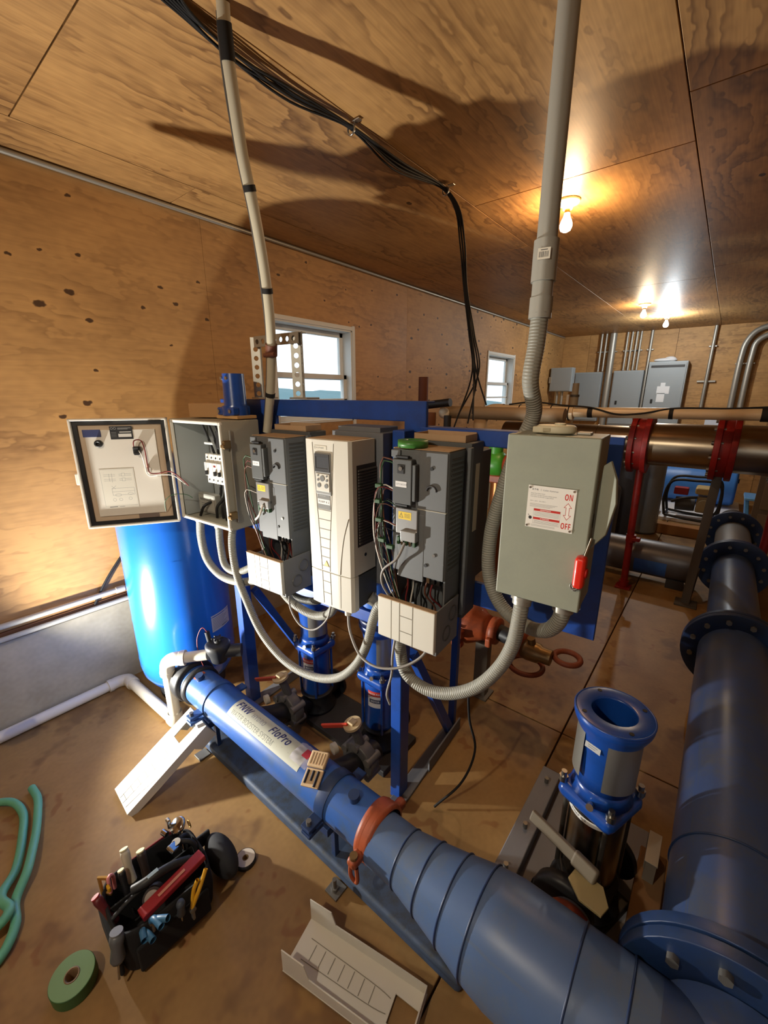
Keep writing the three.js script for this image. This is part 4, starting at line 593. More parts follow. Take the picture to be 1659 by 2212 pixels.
// ---------- booster header ----------
const AY = 0.26, AZ = -0.74;
function boltHead(r, h) { return new THREE.CylinderGeometry(r, r, h, 6); }
{
  const t = thing('booster_header', 'blue booster header pipe lettered FNW FloPro with two clamp bands on its base rail', 'pipe', [-1.2, 0, AZ]);
  const X = (x) => x + 1.2;
  mesh(t, 'header_tube', LAX([[0, X(-1.76)], [0.076, X(-1.76)], [0.077, X(-1.75)], [0.077, X(-0.60)], [0.074, X(-0.60)]], [0, AY, 0], 'x', 40), headerBlue);
  mesh(t, 'end_cap', LAX([[0, X(-1.80)], [0.07, X(-1.795)], [0.094, X(-1.78)], [0.098, X(-1.765)], [0.098, X(-1.725)], [0.092, X(-1.715)], [0.079, X(-1.712)]], [0, AY, 0], 'x', 36), castBlack);
  mesh(t, 'cap_rib', LAX([[0.079, X(-1.69)], [0.088, X(-1.685)], [0.088, X(-1.665)], [0.079, X(-1.66)]], [0, AY, 0], 'x', 36), castBlack);
  for (const x of [-1.53, -0.80]) {
    const b = mesh(t, 'clamp_band', [LAX([[0.0775, X(x) - 0.02], [0.082, X(x) - 0.02], [0.082, X(x) + 0.02], [0.0775, X(x) + 0.02]], [0, AY, 0], 'x', 36), B(0.04, 0.012, 0.06, X(x), AY - 0.012, 0.105, 0.002), B(0.04, 0.012, 0.06, X(x), AY - 0.034, 0.105, 0.002), B(0.04, 0.012, 0.06, X(x), AY - 0.012, -0.105, 0.002)], x < -1 ? headerBlue : flangeBlue);
    mesh(b, 'bolt', orient(new THREE.CylinderGeometry(0.009, 0.009, 0.07, 6), [X(x), AY - 0.06, 0.118], [X(x), AY + 0.01, 0.118]), dullSteel);
    mesh(t, 'support_leg', [BAR(0.018, 0.018, [X(x) + 0.02, 0.05, 0.03], [X(x) + 0.02, AY - 0.07, 0.03]), BAR(0.018, 0.018, [X(x) + 0.02, 0.05, -0.05], [X(x) + 0.02, AY - 0.06, -0.05]), B(0.05, 0.03, 0.13, X(x), AY - 0.085, 0.0, 0.003)], flangeBlue);
  }
  for (const [x, a] of [[-1.62, 75], [-0.70, 80]]) mesh(t, 'plug_boss', CY(0.018, [X(x), AY + 0.07 * Math.sin(a * DEG), 0.07 * Math.cos(a * DEG)], [X(x), AY + 0.098 * Math.sin(a * DEG), 0.098 * Math.cos(a * DEG)], 16), flangeBlue);
  mesh(t, 'orange_mark', arcPatch(0.0776, X(-1.655), X(-1.635), 62 * DEG, 100 * DEG).translate(0, AY, 0), M('mark_orange', '#b9542e', 0.6));
  mesh(t, 'name_sticker', arcPatch(0.0776, X(-1.36), X(-0.93), 46 * DEG, 108 * DEG).translate(0, AY, 0), new THREE.MeshPhysicalMaterial({ roughness: 0.5, map: canvasTex(1536, 256, (g, w, h) => {
    g.fillStyle = '#b9bcae'; g.fillRect(0, 0, w, h); g.fillStyle = '#a9ac9e'; for (let i = 0; i < 60; i++) g.fillRect(rnd() * w, rnd() * h, 30 * rnd(), 6);
    g.fillStyle = '#1f2560'; g.font = 'italic bold 132px sans-serif'; g.fillText('FNW', 40, 128); g.fillText('FloPro', 790, 128); g.fillStyle = '#8d8f92'; g.font = 'bold 84px sans-serif'; g.fillText('HYDRO', 400, 122);
    g.fillStyle = '#6f726e'; g.font = '82px sans-serif'; g.fillText('WATER BOOSTER SYSTEM', 60, 226);
  }) }));
  // grooved coupling
  const c = mesh(t, 'grooved_coupling', [LAX([[0.077, X(-0.615) - 0.028], [0.086, X(-0.615) - 0.026], [0.0895, X(-0.615) - 0.014], [0.0865, X(-0.615) - 0.008], [0.0895, X(-0.615)], [0.0865, X(-0.615) + 0.008], [0.0895, X(-0.615) + 0.014], [0.086, X(-0.615) + 0.026], [0.077, X(-0.615) + 0.028]], [0, AY, 0], 'x', 40), B(0.034, 0.032, 0.05, X(-0.615), AY + 0.0, 0.104, 0.012), B(0.034, 0.032, 0.05, X(-0.615), AY + 0.0, -0.104, 0.012)], orange);
  mesh(c, 'bolt', [CY(0.012, [X(-0.615), AY + 0.014, 0.112], [X(-0.615), AY + 0.024, 0.112], 12)], bronze);
  mesh(c, 'bolt', [TU([[X(-0.615) - 0.012, AY - 0.012, 0.114], [X(-0.615) - 0.012, AY - 0.07, 0.112], [X(-0.615), AY - 0.085, 0.108], [X(-0.615) + 0.012, AY - 0.07, 0.112], [X(-0.615) + 0.012, AY - 0.012, 0.114]], 0.006, 24, 8)], orange);
  mesh(t, 'base_rail', [B(1.36, 0.05, 0.13, X(-0.97), 0.026, -0.005, 0.016)], painted('rail_blue', grime([58, 76, 104], [52, 54, 56], 41, 1.1, 0.3), 0.6));
  mesh(t, 'rail_tab', B(0.05, 0.008, 0.05, X(-0.725), 0.005, 0.085, 0.001), dullSteel);
  mesh(t, 'anchor_stud', [CY(0.007, [X(-0.725), 0.005, 0.09], [X(-0.725), 0.055, 0.09], 10), CY(0.013, [X(-0.725), 0.009, 0.09], [X(-0.725), 0.022, 0.09], 6)], dullSteel);
  mesh(t, 'rail_tab', B(0.05, 0.008, 0.05, X(-1.56), 0.005, 0.085, 0.001), dullSteel);
}
{
  const t = thing('pipe_reducer', 'widening mitred blue pipe section with ring welds joining the header to the big flange', 'pipe', [-0.2, 0, AZ + 0.012]);
  const X = (x) => x + 0.2, prof = [[0.077, -0.60], [0.0775, -0.50], [0.092, -0.42], [0.109, -0.34], [0.127, -0.265], [0.136, -0.20], [0.137, -0.05], [0.137, 0.05], [0.137, 0.10]];
  mesh(t, 'reducer_shell', LAX(prof.map(([r, x]) => [r, X(x)]), [0, AY, 0], 'x', 48), reducerBlue);
  for (const [x, r] of [[-0.50, 0.0785], [-0.42, 0.093], [-0.34, 0.110], [-0.265, 0.128], [-0.05, 0.138], [0.05, 0.138]]) mesh(t, 'weld_bead', TO(r, 0.0028, [X(x), AY, 0], 'x', Math.PI * 2, 56), flangeBlue);
  mesh(t, 'stand', [B(0.06, 0.15, 0.10, X(-0.16), 0.075, 0, 0.004)], flangeBlue);
}
function flangeRing(t, x, y, z, R, rIn, th, n, mat, axis = 'z') {     // flange plate with bolts
  const f = mesh(t, 'flange', LAX([[rIn, -th / 2], [R - 0.003, -th / 2], [R, -th / 2 + 0.003], [R, th / 2 - 0.003], [R - 0.003, th / 2], [rIn, th / 2], [rIn, -th / 2]], [x, y, z], axis, 48), mat);
  for (let i = 0; i < n; i++) { const a = (i + 0.5) / n * 2 * Math.PI, rb = (R + rIn) / 2 + 0.004, p = axis === 'z' ? [x + rb * Math.cos(a), y + rb * Math.sin(a), z] : [x, y + rb * Math.sin(a), z + rb * Math.cos(a)]; const d = axis === 'z' ? [0, 0, 1] : [1, 0, 0]; mesh(f, 'flange_bolt', CY(0.013, [p[0] - d[0] * (th / 2 + 0.014), p[1], p[2] - d[2] * (th / 2 + 0.014)], [p[0] + d[0] * (th / 2 + 0.014), p[1], p[2] + d[2] * (th / 2 + 0.014)], 6), dullSteel); }
  return f;
}
{
  const XC = 0.235, YC = 0.27, t = thing('discharge_main', 'big blue flanged pipe running along the floor away from the mitred section', 'pipe', [XC, 0, -2.4]), Z = (z) => z + 2.4;
  mesh(t, 'tee_body', [CY(0.137, [0.10 - XC, AY, Z(-0.728)], [0.62 - XC, AY, Z(-0.728)], 40), CY(0.137, [0, YC, Z(-0.728)], [0, YC, Z(-0.845)], 40)], pipeBlue);
  flangeRing(t, 0, YC, Z(-0.862), 0.222, 0.13, 0.03, 12, flangeBlue);
  flangeRing(t, 0, YC, Z(-0.897), 0.222, 0.13, 0.03, 0, flangeBlue);
  mesh(t, 'pipe_length', CY(0.147, [0, YC, Z(-0.91)], [0, YC, Z(-2.55)], 48), pipeBlue);
  mesh(t, 'weld_bead', TO(0.148, 0.003, [0, YC, Z(-1.22)], 'z', Math.PI * 2, 56), flangeBlue);
  flangeRing(t, 0, YC, Z(-2.55), 0.222, 0.13, 0.03, 12, flangeBlue);
  flangeRing(t, 0, YC, Z(-2.585), 0.222, 0.13, 0.03, 0, flangeBlue);
  mesh(t, 'pipe_length', CY(0.125, [0, YC, Z(-2.6)], [0, YC, Z(-3.93)], 40), pipeBlue);
  flangeRing(t, 0, YC, Z(-3.93), 0.222, 0.12, 0.03, 12, flangeBlue);
  flangeRing(t, 0, YC, Z(-3.965), 0.222, 0.12, 0.03, 0, flangeBlue);
  mesh(t, 'pipe_length', CY(0.128, [0, YC, Z(-3.97)], [0, YC, Z(-4.95)], 40), M('pipe_galv', '#8d8f90', 0.4, 0.5));
  flangeRing(t, 0, YC, Z(-4.95), 0.222, 0.12, 0.03, 12, flangeBlue);
  mesh(t, 'pipe_length', CY(0.125, [0, YC, Z(-4.96)], [0, YC, Z(-5.5)], 32), castBlack);
  for (const z of [-1.5, -3.2, -4.5]) mesh(t, 'saddle_stand', [B(0.22, 0.135, 0.05, 0, 0.068, Z(z), 0.004)], flangeBlue);
}
{
  const t = thing('pipe_bracket', 'short galvanized channel bracket beside the big blue pipe on the floor', 'bracket', [0.055, 0, -1.30]);
  mesh(t, 'channel', [B(0.035, 0.006, 0.12, 0, 0.16, 0, 0.001), B(0.004, 0.03, 0.12, -0.016, 0.147, 0, 0.001)], galv);
  mesh(t, 'leg', [B(0.03, 0.16, 0.006, 0, 0.08, 0.055, 0.001)], galv);
  mesh(t, 'leg', [B(0.03, 0.16, 0.006, 0, 0.08, -0.055, 0.001)], galv);
}
// ---------- vertical pumps ----------
function pump(label, x, z, s, { bare = false, turn = 0, group } = {}) {
  const t = thing('booster_pump', label, 'pump', [x, 0, z], turn, group ?? 'vertical booster pumps'); const q = (v) => v * s;
  const G = (g) => g.scale(s, s, s);
  mesh(t, 'pump_base', [G(LA([[0, 0.03], [0.10, 0.03], [0.10, 0.05], [0.082, 0.07], [0.082, 0.125], [0.09, 0.135], [0.09, 0.15], [0, 0.15]], 32)), G(B(0.2, 0.03, 0.2, 0, 0.017, 0, 0.006)), G(CY(0.042, [0, 0.09, -0.15], [0, 0.09, 0.15], 24))], castBlack);
  for (const k of [-1, 1]) mesh(t, 'port_flange', G(LAX([[0, -0.011], [0.075, -0.011], [0.078, -0.005], [0.078, 0.005], [0.075, 0.011], [0, 0.011]], [0, 0.09, 0.15 * k], 'z', 28)), castBlack);
  mesh(t, 'stage_sleeve', G(LA([[0.076, 0.15], [0.077, 0.155], [0.077, 0.395], [0.076, 0.40]], 36)), bare ? M('sleeve_steel', '#a09a8c', 0.25, 1) : bluePump);
  for (const [a, b] of [[1, 1], [1, -1], [-1, 1], [-1, -1]]) { mesh(t, 'tie_rod', G(CY(0.007, [0.061 * a, 0.14, 0.061 * b], [0.061 * a, 0.42, 0.061 * b], 10)), bare ? M('rod_dark', '#55524c', 0.4, 0.6) : bluePump); mesh(t, 'head_bolt', [G(CY(0.013, [0.072 * a, 0.452, 0.072 * b], [0.072 * a, 0.470, 0.072 * b], 6)), G(CY(0.008, [0.072 * a, 0.470, 0.072 * b], [0.072 * a, 0.486, 0.072 * b], 10))], steel); }
  mesh(t, 'pump_head', [G(B(0.172, 0.05, 0.172, 0, 0.425, 0, 0.022)), G(LA([[0, 0.45], [0.082, 0.45], [0.074, 0.475], [0.07, 0.50], [0, 0.50]], 32))], bluePump);
  mesh(t, 'vent_plug', G(CY(0.010, [0.02, 0.455, 0.078], [0.025, 0.462, 0.095], 12)), steel);
  mesh(t, 'motor_stool', G(LA([[0.0, 0.49], [0.074, 0.49], [0.071, 0.53], [0.074, 0.60], [0.082, 0.66], [0.096, 0.69], [0.099, 0.70], [0.099, 0.713], [0.094, 0.718], [0.058, 0.718], [0.056, 0.71], [0.055, 0.50], [0, 0.50]], 44)), bluePump);
  for (const k of bare ? [0, 1] : [0.42]) { const a = bare ? (k ? 60 : -52) : 62; mesh(t, 'coupling_guard', G(ringPatch(0.0835, 0.515, 0.675, (a - 34) * DEG, (a + 34) * DEG)), M('guard_metal', '#a3a29c', 0.35, 0.7, { side: THREE.DoubleSide })); }
  if (!bare) {
    mesh(t, 'motor_flange', G(LA([[0, 0.718], [0.1, 0.718], [0.1, 0.745], [0.088, 0.75], [0, 0.75]], 36)), M('band_navy', '#10204a', 0.4));
    mesh(t, 'motor_body', G(LA([[0, 0.75], [0.088, 0.75], [0.092, 0.76], [0.092, 1.02], [0.085, 1.05], [0, 1.06]], 40)), M('motor_blue', '#2a68c4', 0.32, 0, { clearcoat: 0.4 }));
    mesh(t, 'maker_sticker', G(ringPatch(0.0777, 0.285, 0.375, -8 * DEG, 48 * DEG)), new THREE.MeshPhysicalMaterial({ roughness: 0.45, map: canvasTex(192, 192, (g, w, h) => { g.fillStyle = '#e4e6e6'; g.fillRect(0, 0, w, h); g.fillStyle = '#c23a2c'; g.fillRect(0, 0, w, 58); g.fillStyle = '#f0d9d2'; g.font = 'bold 30px sans-serif'; g.fillText('WATER PUMP', 2, 42); g.fillStyle = '#33415e'; g.fillRect(22, 92, 150, 46); g.fillStyle = '#d8dadc'; g.font = 'bold 32px sans-serif'; g.fillText('MOTOR', 40, 128); }) }));
  } else {
    for (let i = 0; i < 4; i++) { const a = (i + 0.35) * Math.PI / 2; mesh(t, 'bolt_hole', G(CY(0.006, [0.082 * Math.cos(a), 0.7175, 0.082 * Math.sin(a)], [0.082 * Math.cos(a), 0.7192, 0.082 * Math.sin(a)], 12)), black); }
    mesh(t, 'ring_lip', G(TO(0.0975, 0.003, [0, 0.715, 0], 'y', Math.PI * 2, 48)), bluePump);
    sticker(t, 'name_plate', q(0.042), q(0.018), canvasTex(160, 72, (g, w, h) => { g.fillStyle = '#b7b9ba'; g.fillRect(0, 0, w, h); g.fillStyle = '#7b7d80'; g.fillRect(30, 20, 100, 8); g.fillRect(30, 44, 80, 8); }), [q(0.0), q(0.635), q(0.0805)], [-0.08, 0.05, 0], 0.35);
    mesh(t, 'head_label', G(ringPatch(0.0778, 0.378, 0.394, -42 * DEG, 42 * DEG)), new THREE.MeshPhysicalMaterial({ roughness: 0.5, map: canvasTex(256, 40, (g, w, h) => { g.fillStyle = '#d8d8d2'; g.fillRect(0, 0, w, h); g.fillStyle = '#55565a'; g.font = 'bold 26px sans-serif'; g.fillText('PUMP # 3', 40, 30); }) }));
  }
  return t;
}
pump('blue vertical pump behind the long hanging conduit loop, nearer the blue tank', -1.375, -1.175, 0.89);
pump('blue vertical pump behind the blue front post, under the closed drive', -0.985, -1.20, 0.89);
pump('blue and steel pump without a motor, its round top open, beside the big pipe', -0.10, -1.13, 1.0, { bare: true, turn: -0.35 });
// branch lines from the header to the pumps
function branch(label, x, zPump, s, handle) {
  const t = thing('suction_valve', label, 'valve', [x, 0, -0.95], 0, 'wafer valves between header and pumps'); const Z = (z) => z + 0.95, y = 0.16;
  mesh(t, 'branch_pipe', [TU([[0, AY - 0.03, Z(-0.79)], [0, AY - 0.06, Z(-0.84)], [0, y + 0.02, Z(-0.88)], [0, y, Z(-0.93)]], 0.045, 20, 18), CY(0.045, [0, y, Z(-0.92)], [0, y * 0.8, Z(zPump + 0.16 * s)], 20)], castBlack);
  mesh(t, 'valve_body', LAX([[0.03, -0.028], [0.07, -0.028], [0.078, -0.02], [0.078, 0.02], [0.07, 0.028], [0.03, 0.028]], [0, y, Z(-0.975)], 'z', 32), M('valve_grey', '#5e5d5c', 0.5, 0.3));
  for (let i = 0; i < 6; i++) { const a = (i + 0.5) * Math.PI / 3; mesh(t, 'bolt_lug', CY(0.016, [0.068 * Math.cos(a), y + 0.068 * Math.sin(a), Z(-0.94)], [0.068 * Math.cos(a), y + 0.068 * Math.sin(a), Z(-1.01)], 10), M('valve_lug', '#6f6d69', 0.5, 0.2)); }
  mesh(t, 'stem_neck', CY(0.018, [0, y + 0.07, Z(-0.975)], [-0.02, y + 0.16, Z(-0.955)], 14), M('valve_grey'));
  mesh(t, 'notch_plate', [CY(0.036, [-0.02, y + 0.16, Z(-0.955)], [-0.022, y + 0.17, Z(-0.953)], 24), B(0.03, 0.012, 0.03, -0.02, y + 0.175, Z(-0.953), 0.004)], M('plate_tan', '#b9a37c', 0.55));
  mesh(t, 'lever', [BAR(0.024, 0.010, [-0.03, y + 0.165, Z(-0.94)], [-0.135, y + 0.13, Z(-0.90)], 0.004)], handle, { label: 'orange red lever' });
  mesh(t, 'gauge', [CY(0.022, [-0.09, y + 0.03, Z(-0.93)], [-0.095, y + 0.03, Z(-0.912)], 20)], M('gauge_face', '#cfc7b4', 0.4));
}
branch('black wafer valve with tan notch plate and bright red lever before the rear pump', -0.90, -1.20, 0.89, redHandle);
branch('black wafer valve in the shade with a dull red lever near the blue tank', -1.34, -1.175, 0.89, M('handle_dull', '#a8442e', 0.55));
{ // valve and coupling feeding the open pump
  const t = thing('lever_valve', 'wafer valve with a long worn grey lever and orange coupling before the open pump', 'valve', [-0.1, 0, -0.96]);
  const Z = (z) => z + 0.96, y = 0.14;
  mesh(t, 'branch_pipe', CY(0.05, [0, AY - 0.06, Z(-0.80)], [0, y, Z(-0.98)], 24), M('branch_grey', '#7f8894', 0.4));
  mesh(t, 'coupling_ring', [orient(LA([[0.05, -0.03], [0.068, -0.028], [0.074, -0.012], [0.071, 0], [0.074, 0.012], [0.068, 0.028], [0.05, 0.03]], 32), [0, AY - 0.078, Z(-0.85)], [0, y + 0.018, Z(-0.93)]), B(0.05, 0.035, 0.03, -0.07, 0.17, Z(-0.89), 0.01), B(0.05, 0.035, 0.03, 0.07, 0.17, Z(-0.89), 0.01)], orange);
  mesh(t, 'valve_disc', LAX([[0.03, -0.022], [0.08, -0.022], [0.085, 0], [0.08, 0.022], [0.03, 0.022]], [-0.03, y, Z(-0.985)], 'z', 32), castBlack);
  mesh(t, 'stem', CY(0.018, [0.01, y + 0.07, Z(-0.98)], [0.035, 0.33, Z(-0.955)], 14), castBlack);
  mesh(t, 'lever', [BAR(0.034, 0.014, [0.04, 0.352, Z(-0.945)], [-0.145, 0.372, Z(-0.992)], 0.005), BAR(0.044, 0.02, [0.045, 0.35, Z(-0.943)], [-0.02, 0.357, Z(-0.96)], 0.008)], M('lever_grey', '#6d6455', 0.6));
  mesh(t, 'notch_plate', [EX([[-0.035, 0], [0.03, 0.01], [0.05, 0.05], [0.04, 0.08], [-0.01, 0.075], [-0.045, 0.04]], 0.006, 0.001).rotateX(Math.PI / 2).translate(0.03, 0.335, Z(-0.955))], M('plate_yellow', '#a39468', 0.6));
}
{
  const t = thing('pump_skid', 'grey steel skid plate under the open pump with bolt holes', 'base plate', [-0.2, 0, -1.22]);
  mesh(t, 'skid_plate', B(0.36, 0.012, 0.55, 0.06, 0.006, 0, 0.002), M('skid_grey', '#7c7f88', 0.55));
  mesh(t, 'side_rail', B(0.07, 0.05, 0.55, -0.11, 0.035, 0, 0.004), M('skid_grey'));
  for (const z of [-0.2, 0.03, 0.2]) mesh(t, 'anchor_bolt', CY(0.008, [-0.11, 0.06, z], [-0.11, 0.082, z], 8), dullSteel);
}
single('wood_block', B(0.075, 0.085, 0.40, 0.06, 0.0425, -1.16, 0.004), M('old_lumber', '#7a5a38', 0.85), 'old brown timber block on the floor between the open pump and big pipe', 'timber');
single('pump_base_rail', B(0.62, 0.03, 0.24, -1.17, 0.015, -1.19, 0.004), M('base_dark', '#26272b', 0.6), 'dark steel base plate under the two blue pumps behind the rack', 'base plate');
{ // tool case lying on the header
  const t = thing('driver_set', 'cream plastic driver bit case with dark bits lying on the header sticker end', 'bit case', [-0.868, AY + 0.0795, AZ + 0.018]);
  t.rotation.set(24 * DEG, 0.35, 0.0);
  mesh(t, 'case_shell', [B(0.064, 0.008, 0.056, 0, 0.006, 0.03, 0.002), B(0.066, 0.016, 0.052, 0.0, 0.010, -0.026, 0.005)], M('case_cream2', '#cdb28c', 0.55));
  for (let i = 0; i < 5; i++) mesh(t, 'case_slot', B(0.002, 0.0012, 0.036, -0.022 + i * 0.011, 0.0183, -0.026, 0.0003), M('slot_brown', '#6b5238', 0.7));
  for (const [x, l] of [[-0.02, 0.04], [0.0, 0.03], [0.018, 0.046]]) mesh(t, 'driver_bit', CY(0.0042, [x, 0.0135, 0.01], [x, 0.0135, 0.01 + l], 8), M('bit_navy', '#1b2033', 0.4));
}
{
  const t = thing('plastic_bag', 'clear plastic bag with red print lying beside the cream bit case', 'bag', [-0.945, AY, AZ]);
  const g = arcPatch(0.0815, -0.04, 0.045, 60 * DEG, 112 * DEG, 20), p = g.attributes.position;
  for (let i = 0; i < p.count; i++) { const k = 1 + 0.06 * nz(p.getX(i) * 60, p.getZ(i) * 60, 3) + 0.05; p.setY(i, p.getY(i) * k); p.setZ(i, p.getZ(i) * k); }
  g.computeVertexNormals();
  mesh(t, 'bag_film', g, new THREE.MeshPhysicalMaterial({ color: '#c9c6d6', roughness: 0.25, transparent: true, opacity: 0.45, side: THREE.DoubleSide }));
  mesh(t, 'red_print', arcPatch(0.0905, 0.0, 0.03, 78 * DEG, 98 * DEG, 8), M('print_red', '#a5283a', 0.5));
}

// ---------- on the floor ----------
{ // tool bag: open soft box with rounded corners
  const t = thing('tool_bag', 'open black tool bag packed with hand tools standing on the floor', 'tool bag', [-1.105, 0, -0.28], -0.06);
  const fab = M('bag_black', '#131417', 0.9), n = 48, rows = [[0.0, 0.92, 0.92], [0.004, 0.98, 0.98], [0.06, 1.02, 1.02], [0.13, 1.0, 1.0], [0.145, 0.99, 0.99], [0.146, 0.93, 0.93], [0.06, 0.92, 0.92], [0.03, 0.90, 0.90]];
  const pos = [], idx = [], sup = (a, e) => Math.sign(a) * Math.pow(Math.abs(a), e);
  rows.forEach(([y, sx, sz]) => { for (let i = 0; i < n; i++) { const a = i / n * 2 * Math.PI; pos.push(0.108 * sx * sup(Math.cos(a), 0.45), y + (y > 0.1 ? 0.006 * Math.sin(3 * a) : 0), 0.132 * sz * sup(Math.sin(a), 0.45)); } });
  for (let r = 0; r < rows.length - 1; r++) for (let i = 0; i < n; i++) { const a = r * n + i, b = r * n + (i + 1) % n, c = a + n, d = b + n; idx.push(a, c, b, b, c, d); }
  const c0 = pos.length / 3; pos.push(0, 0.03, 0); for (let i = 0; i < n; i++) idx.push(c0, (rows.length - 1) * n + (i + 1) % n, (rows.length - 1) * n + i);
  const g = new THREE.BufferGeometry(); g.setAttribute('position', new THREE.Float32BufferAttribute(pos, 3)); g.setAttribute('uv', new THREE.Float32BufferAttribute(new Float32Array(pos.length / 3 * 2), 2)); g.setIndex(idx); g.computeVertexNormals();
  mesh(t, 'bag_body', g, fab);
  mesh(t, 'pocket', B(0.012, 0.09, 0.20, 0.112, 0.055, 0.0, 0.006), fab);
  mesh(t, 'pocket', B(0.17, 0.09, 0.012, 0.0, 0.055, 0.136, 0.006), fab);
  mesh(t, 'divider', B(0.006, 0.10, 0.24, -0.02, 0.085, 0, 0.002), fab);
  mesh(t, 'red_trim', B(0.004, 0.012, 0.16, -0.108, 0.142, -0.03, 0.001), M('trim_red', '#7c1c22', 0.7));
  mesh(t, 'carry_strap', TU([[0.02, 0.145, 0.125], [0.02, 0.165, 0.07], [0.025, 0.172, 0.0], [0.03, 0.168, -0.06], [0.04, 0.15, -0.12]], 0.006, 30, 10), M('strap_black', '#1a1b1e', 0.7));
  mesh(t, 'side_pouch', [new THREE.SphereGeometry(1, 28, 20).scale(0.085, 0.055, 0.042).translate(0.02, 0.055, -0.185), B(0.012, 0.05, 0.06, -0.055, 0.08, -0.155, 0.005)], M('pouch_black', '#191b20', 0.8));
  mesh(t, 'ring', TO(0.012, 0.0018, [-0.085, 0.15, -0.135], 'z', Math.PI * 2, 18), M('brass', '#b08a45', 0.35, 1));
}
function tool(name, label, cat, build, group) { const o = thing(name, label, cat, [0, 0, 0], 0, group); build(o); return settle(o); }
const grip = (p0, p1, r) => { const L = dist(p0, p1); return orient(LA([[0, -L / 2], [r * 0.8, -L / 2], [r, -L / 2 + r * 0.5], [r * 0.8, 0], [r, L / 2 - r], [r * 0.85, L / 2 - 0.002], [0, L / 2]], 16), p0, p1); };
function screwdriver(label, a, b, r, capMat, bodyMat) { tool('screwdriver', label, 'screwdriver', (o) => { mesh(o, 'handle', grip(b, a, r), bodyMat); const d = V3(a).sub(V3(b)).normalize(); mesh(o, 'end_cap', CY(r * 0.86, a, [a[0] + d.x * 0.004, a[1] + d.y * 0.004, a[2] + d.z * 0.004], 16), capMat); mesh(o, 'shank', CY(0.003, b, [b[0] - d.x * 0.05, b[1] - d.y * 0.05, b[2] - d.z * 0.05], 8), steel); }, 'screwdrivers in the tool bag'); }
const capCream = M('cap_cream', '#d9cfa8', 0.5), dkBrown = M('grip_brown', '#2c211d', 0.5);
screwdriver('screwdriver with a white cream cap and pale handle, nearest the bag corner', [-1.212, 0.205, -0.238], [-1.165, 0.12, -0.232], 0.0135, capCream, M('grip_pale', '#b8b2a2', 0.45));
screwdriver('screwdriver with a cream cap and dark handle beside the chrome pliers', [-1.168, 0.205, -0.268], [-1.13, 0.12, -0.263], 0.0135, capCream, dkBrown);
screwdriver('small screwdriver with an oval cream cap low in the bag corner', [-1.172, 0.185, -0.212], [-1.14, 0.11, -0.21], 0.010, capCream, black);
screwdriver('screwdriver with a dark red handle sticking out over the bag rim', [-1.165, 0.17, -0.142], [-1.12, 0.085, -0.165], 0.0125, M('cap_red', '#a52a2e', 0.45), M('grip_darkred', '#5c1a20', 0.45));
screwdriver('grey bulb-handled screwdriver hanging outside the bag pocket', [-1.035, 0.165, -0.148], [-1.02, 0.09, -0.135], 0.0185, M('cap_grey', '#6c7074', 0.4), M('grip_grey', '#55595e', 0.4));
function pliers(name, label, a1, a2, b, r, mat) { tool(name, label, 'pliers', (o) => { mesh(o, 'handle', TU([a1, [(a1[0] + b[0]) / 2 + 0.006, (a1[1] + b[1]) / 2 + 0.008, (a1[2] + b[2]) / 2], b], r, 18, 10), mat); mesh(o, 'handle', TU([a2, [(a2[0] + b[0]) / 2 - 0.006, (a2[1] + b[1]) / 2 + 0.008, (a2[2] + b[2]) / 2], b], r, 18, 10), mat); mesh(o, 'jaw', [BAR(0.014, 0.008, b, [b[0] - 0.002, b[1] - 0.045, b[2]], 0.003), CY(0.009, [b[0] - 0.006, b[1] - 0.006, b[2]], [b[0] + 0.006, b[1] - 0.006, b[2]], 12)], dullSteel); }, 'coloured pliers in the tool bag'); }
const ylw = M('grip_yellow', '#d8a320', 0.45), bl5 = M('grip_blue', '#35688e', 0.45);
pliers('pliers', 'pliers with two yellow handles in the bag pocket facing the pouch', [-0.978, 0.19, -0.372], [-0.972, 0.185, -0.343], [-0.968, 0.11, -0.315], 0.0058, ylw);
pliers('pliers', 'pliers with thick light blue handles over the bag rim, upper pair', [-0.948, 0.182, -0.246], [-0.95, 0.172, -0.228], [-1.002, 0.15, -0.222], 0.009, bl5);
pliers('pliers', 'pliers with thick light blue handles tucked under the upper blue pair', [-0.955, 0.145, -0.205], [-0.968, 0.15, -0.19], [-1.008, 0.128, -0.20], 0.009, bl5);
tool('torpedo_level', 'dark red torpedo level with pale lettering lying along the tool bag', 'level', (o) => { const g = BAR(0.036, 0.018, [-1.028, 0.158, -0.205], [-1.038, 0.172, -0.392], 0.003); mesh(o, 'level_bar', g, M('level_red', '#8c1a26', 0.4)); mesh(o, 'lettering', BAR(0.009, 0.0008, [-1.029, 0.1725, -0.255], [-1.034, 0.1785, -0.335], 0), M('letter_tan', '#b9806a', 0.6)); });
tool('chrome_wrench', 'chrome adjustable wrench head at the back corner of the tool bag', 'wrench', (o) => { mesh(o, 'jaw', [LA([[0, 0], [0.024, 0.002], [0.026, 0.01], [0.022, 0.018], [0, 0.02]], 20).rotateX(0.6).translate(-1.165, 0.19, -0.385), B(0.018, 0.034, 0.012, -1.19, 0.205, -0.362, 0.004)], M('chrome', '#c9c9c6', 0.12, 1)); mesh(o, 'knurl', CY(0.009, [-1.185, 0.195, -0.34], [-1.165, 0.195, -0.345], 12), M('chrome')); mesh(o, 'shaft', BAR(0.018, 0.008, [-1.165, 0.19, -0.385], [-1.12, 0.10, -0.37], 0.003), M('chrome')); });
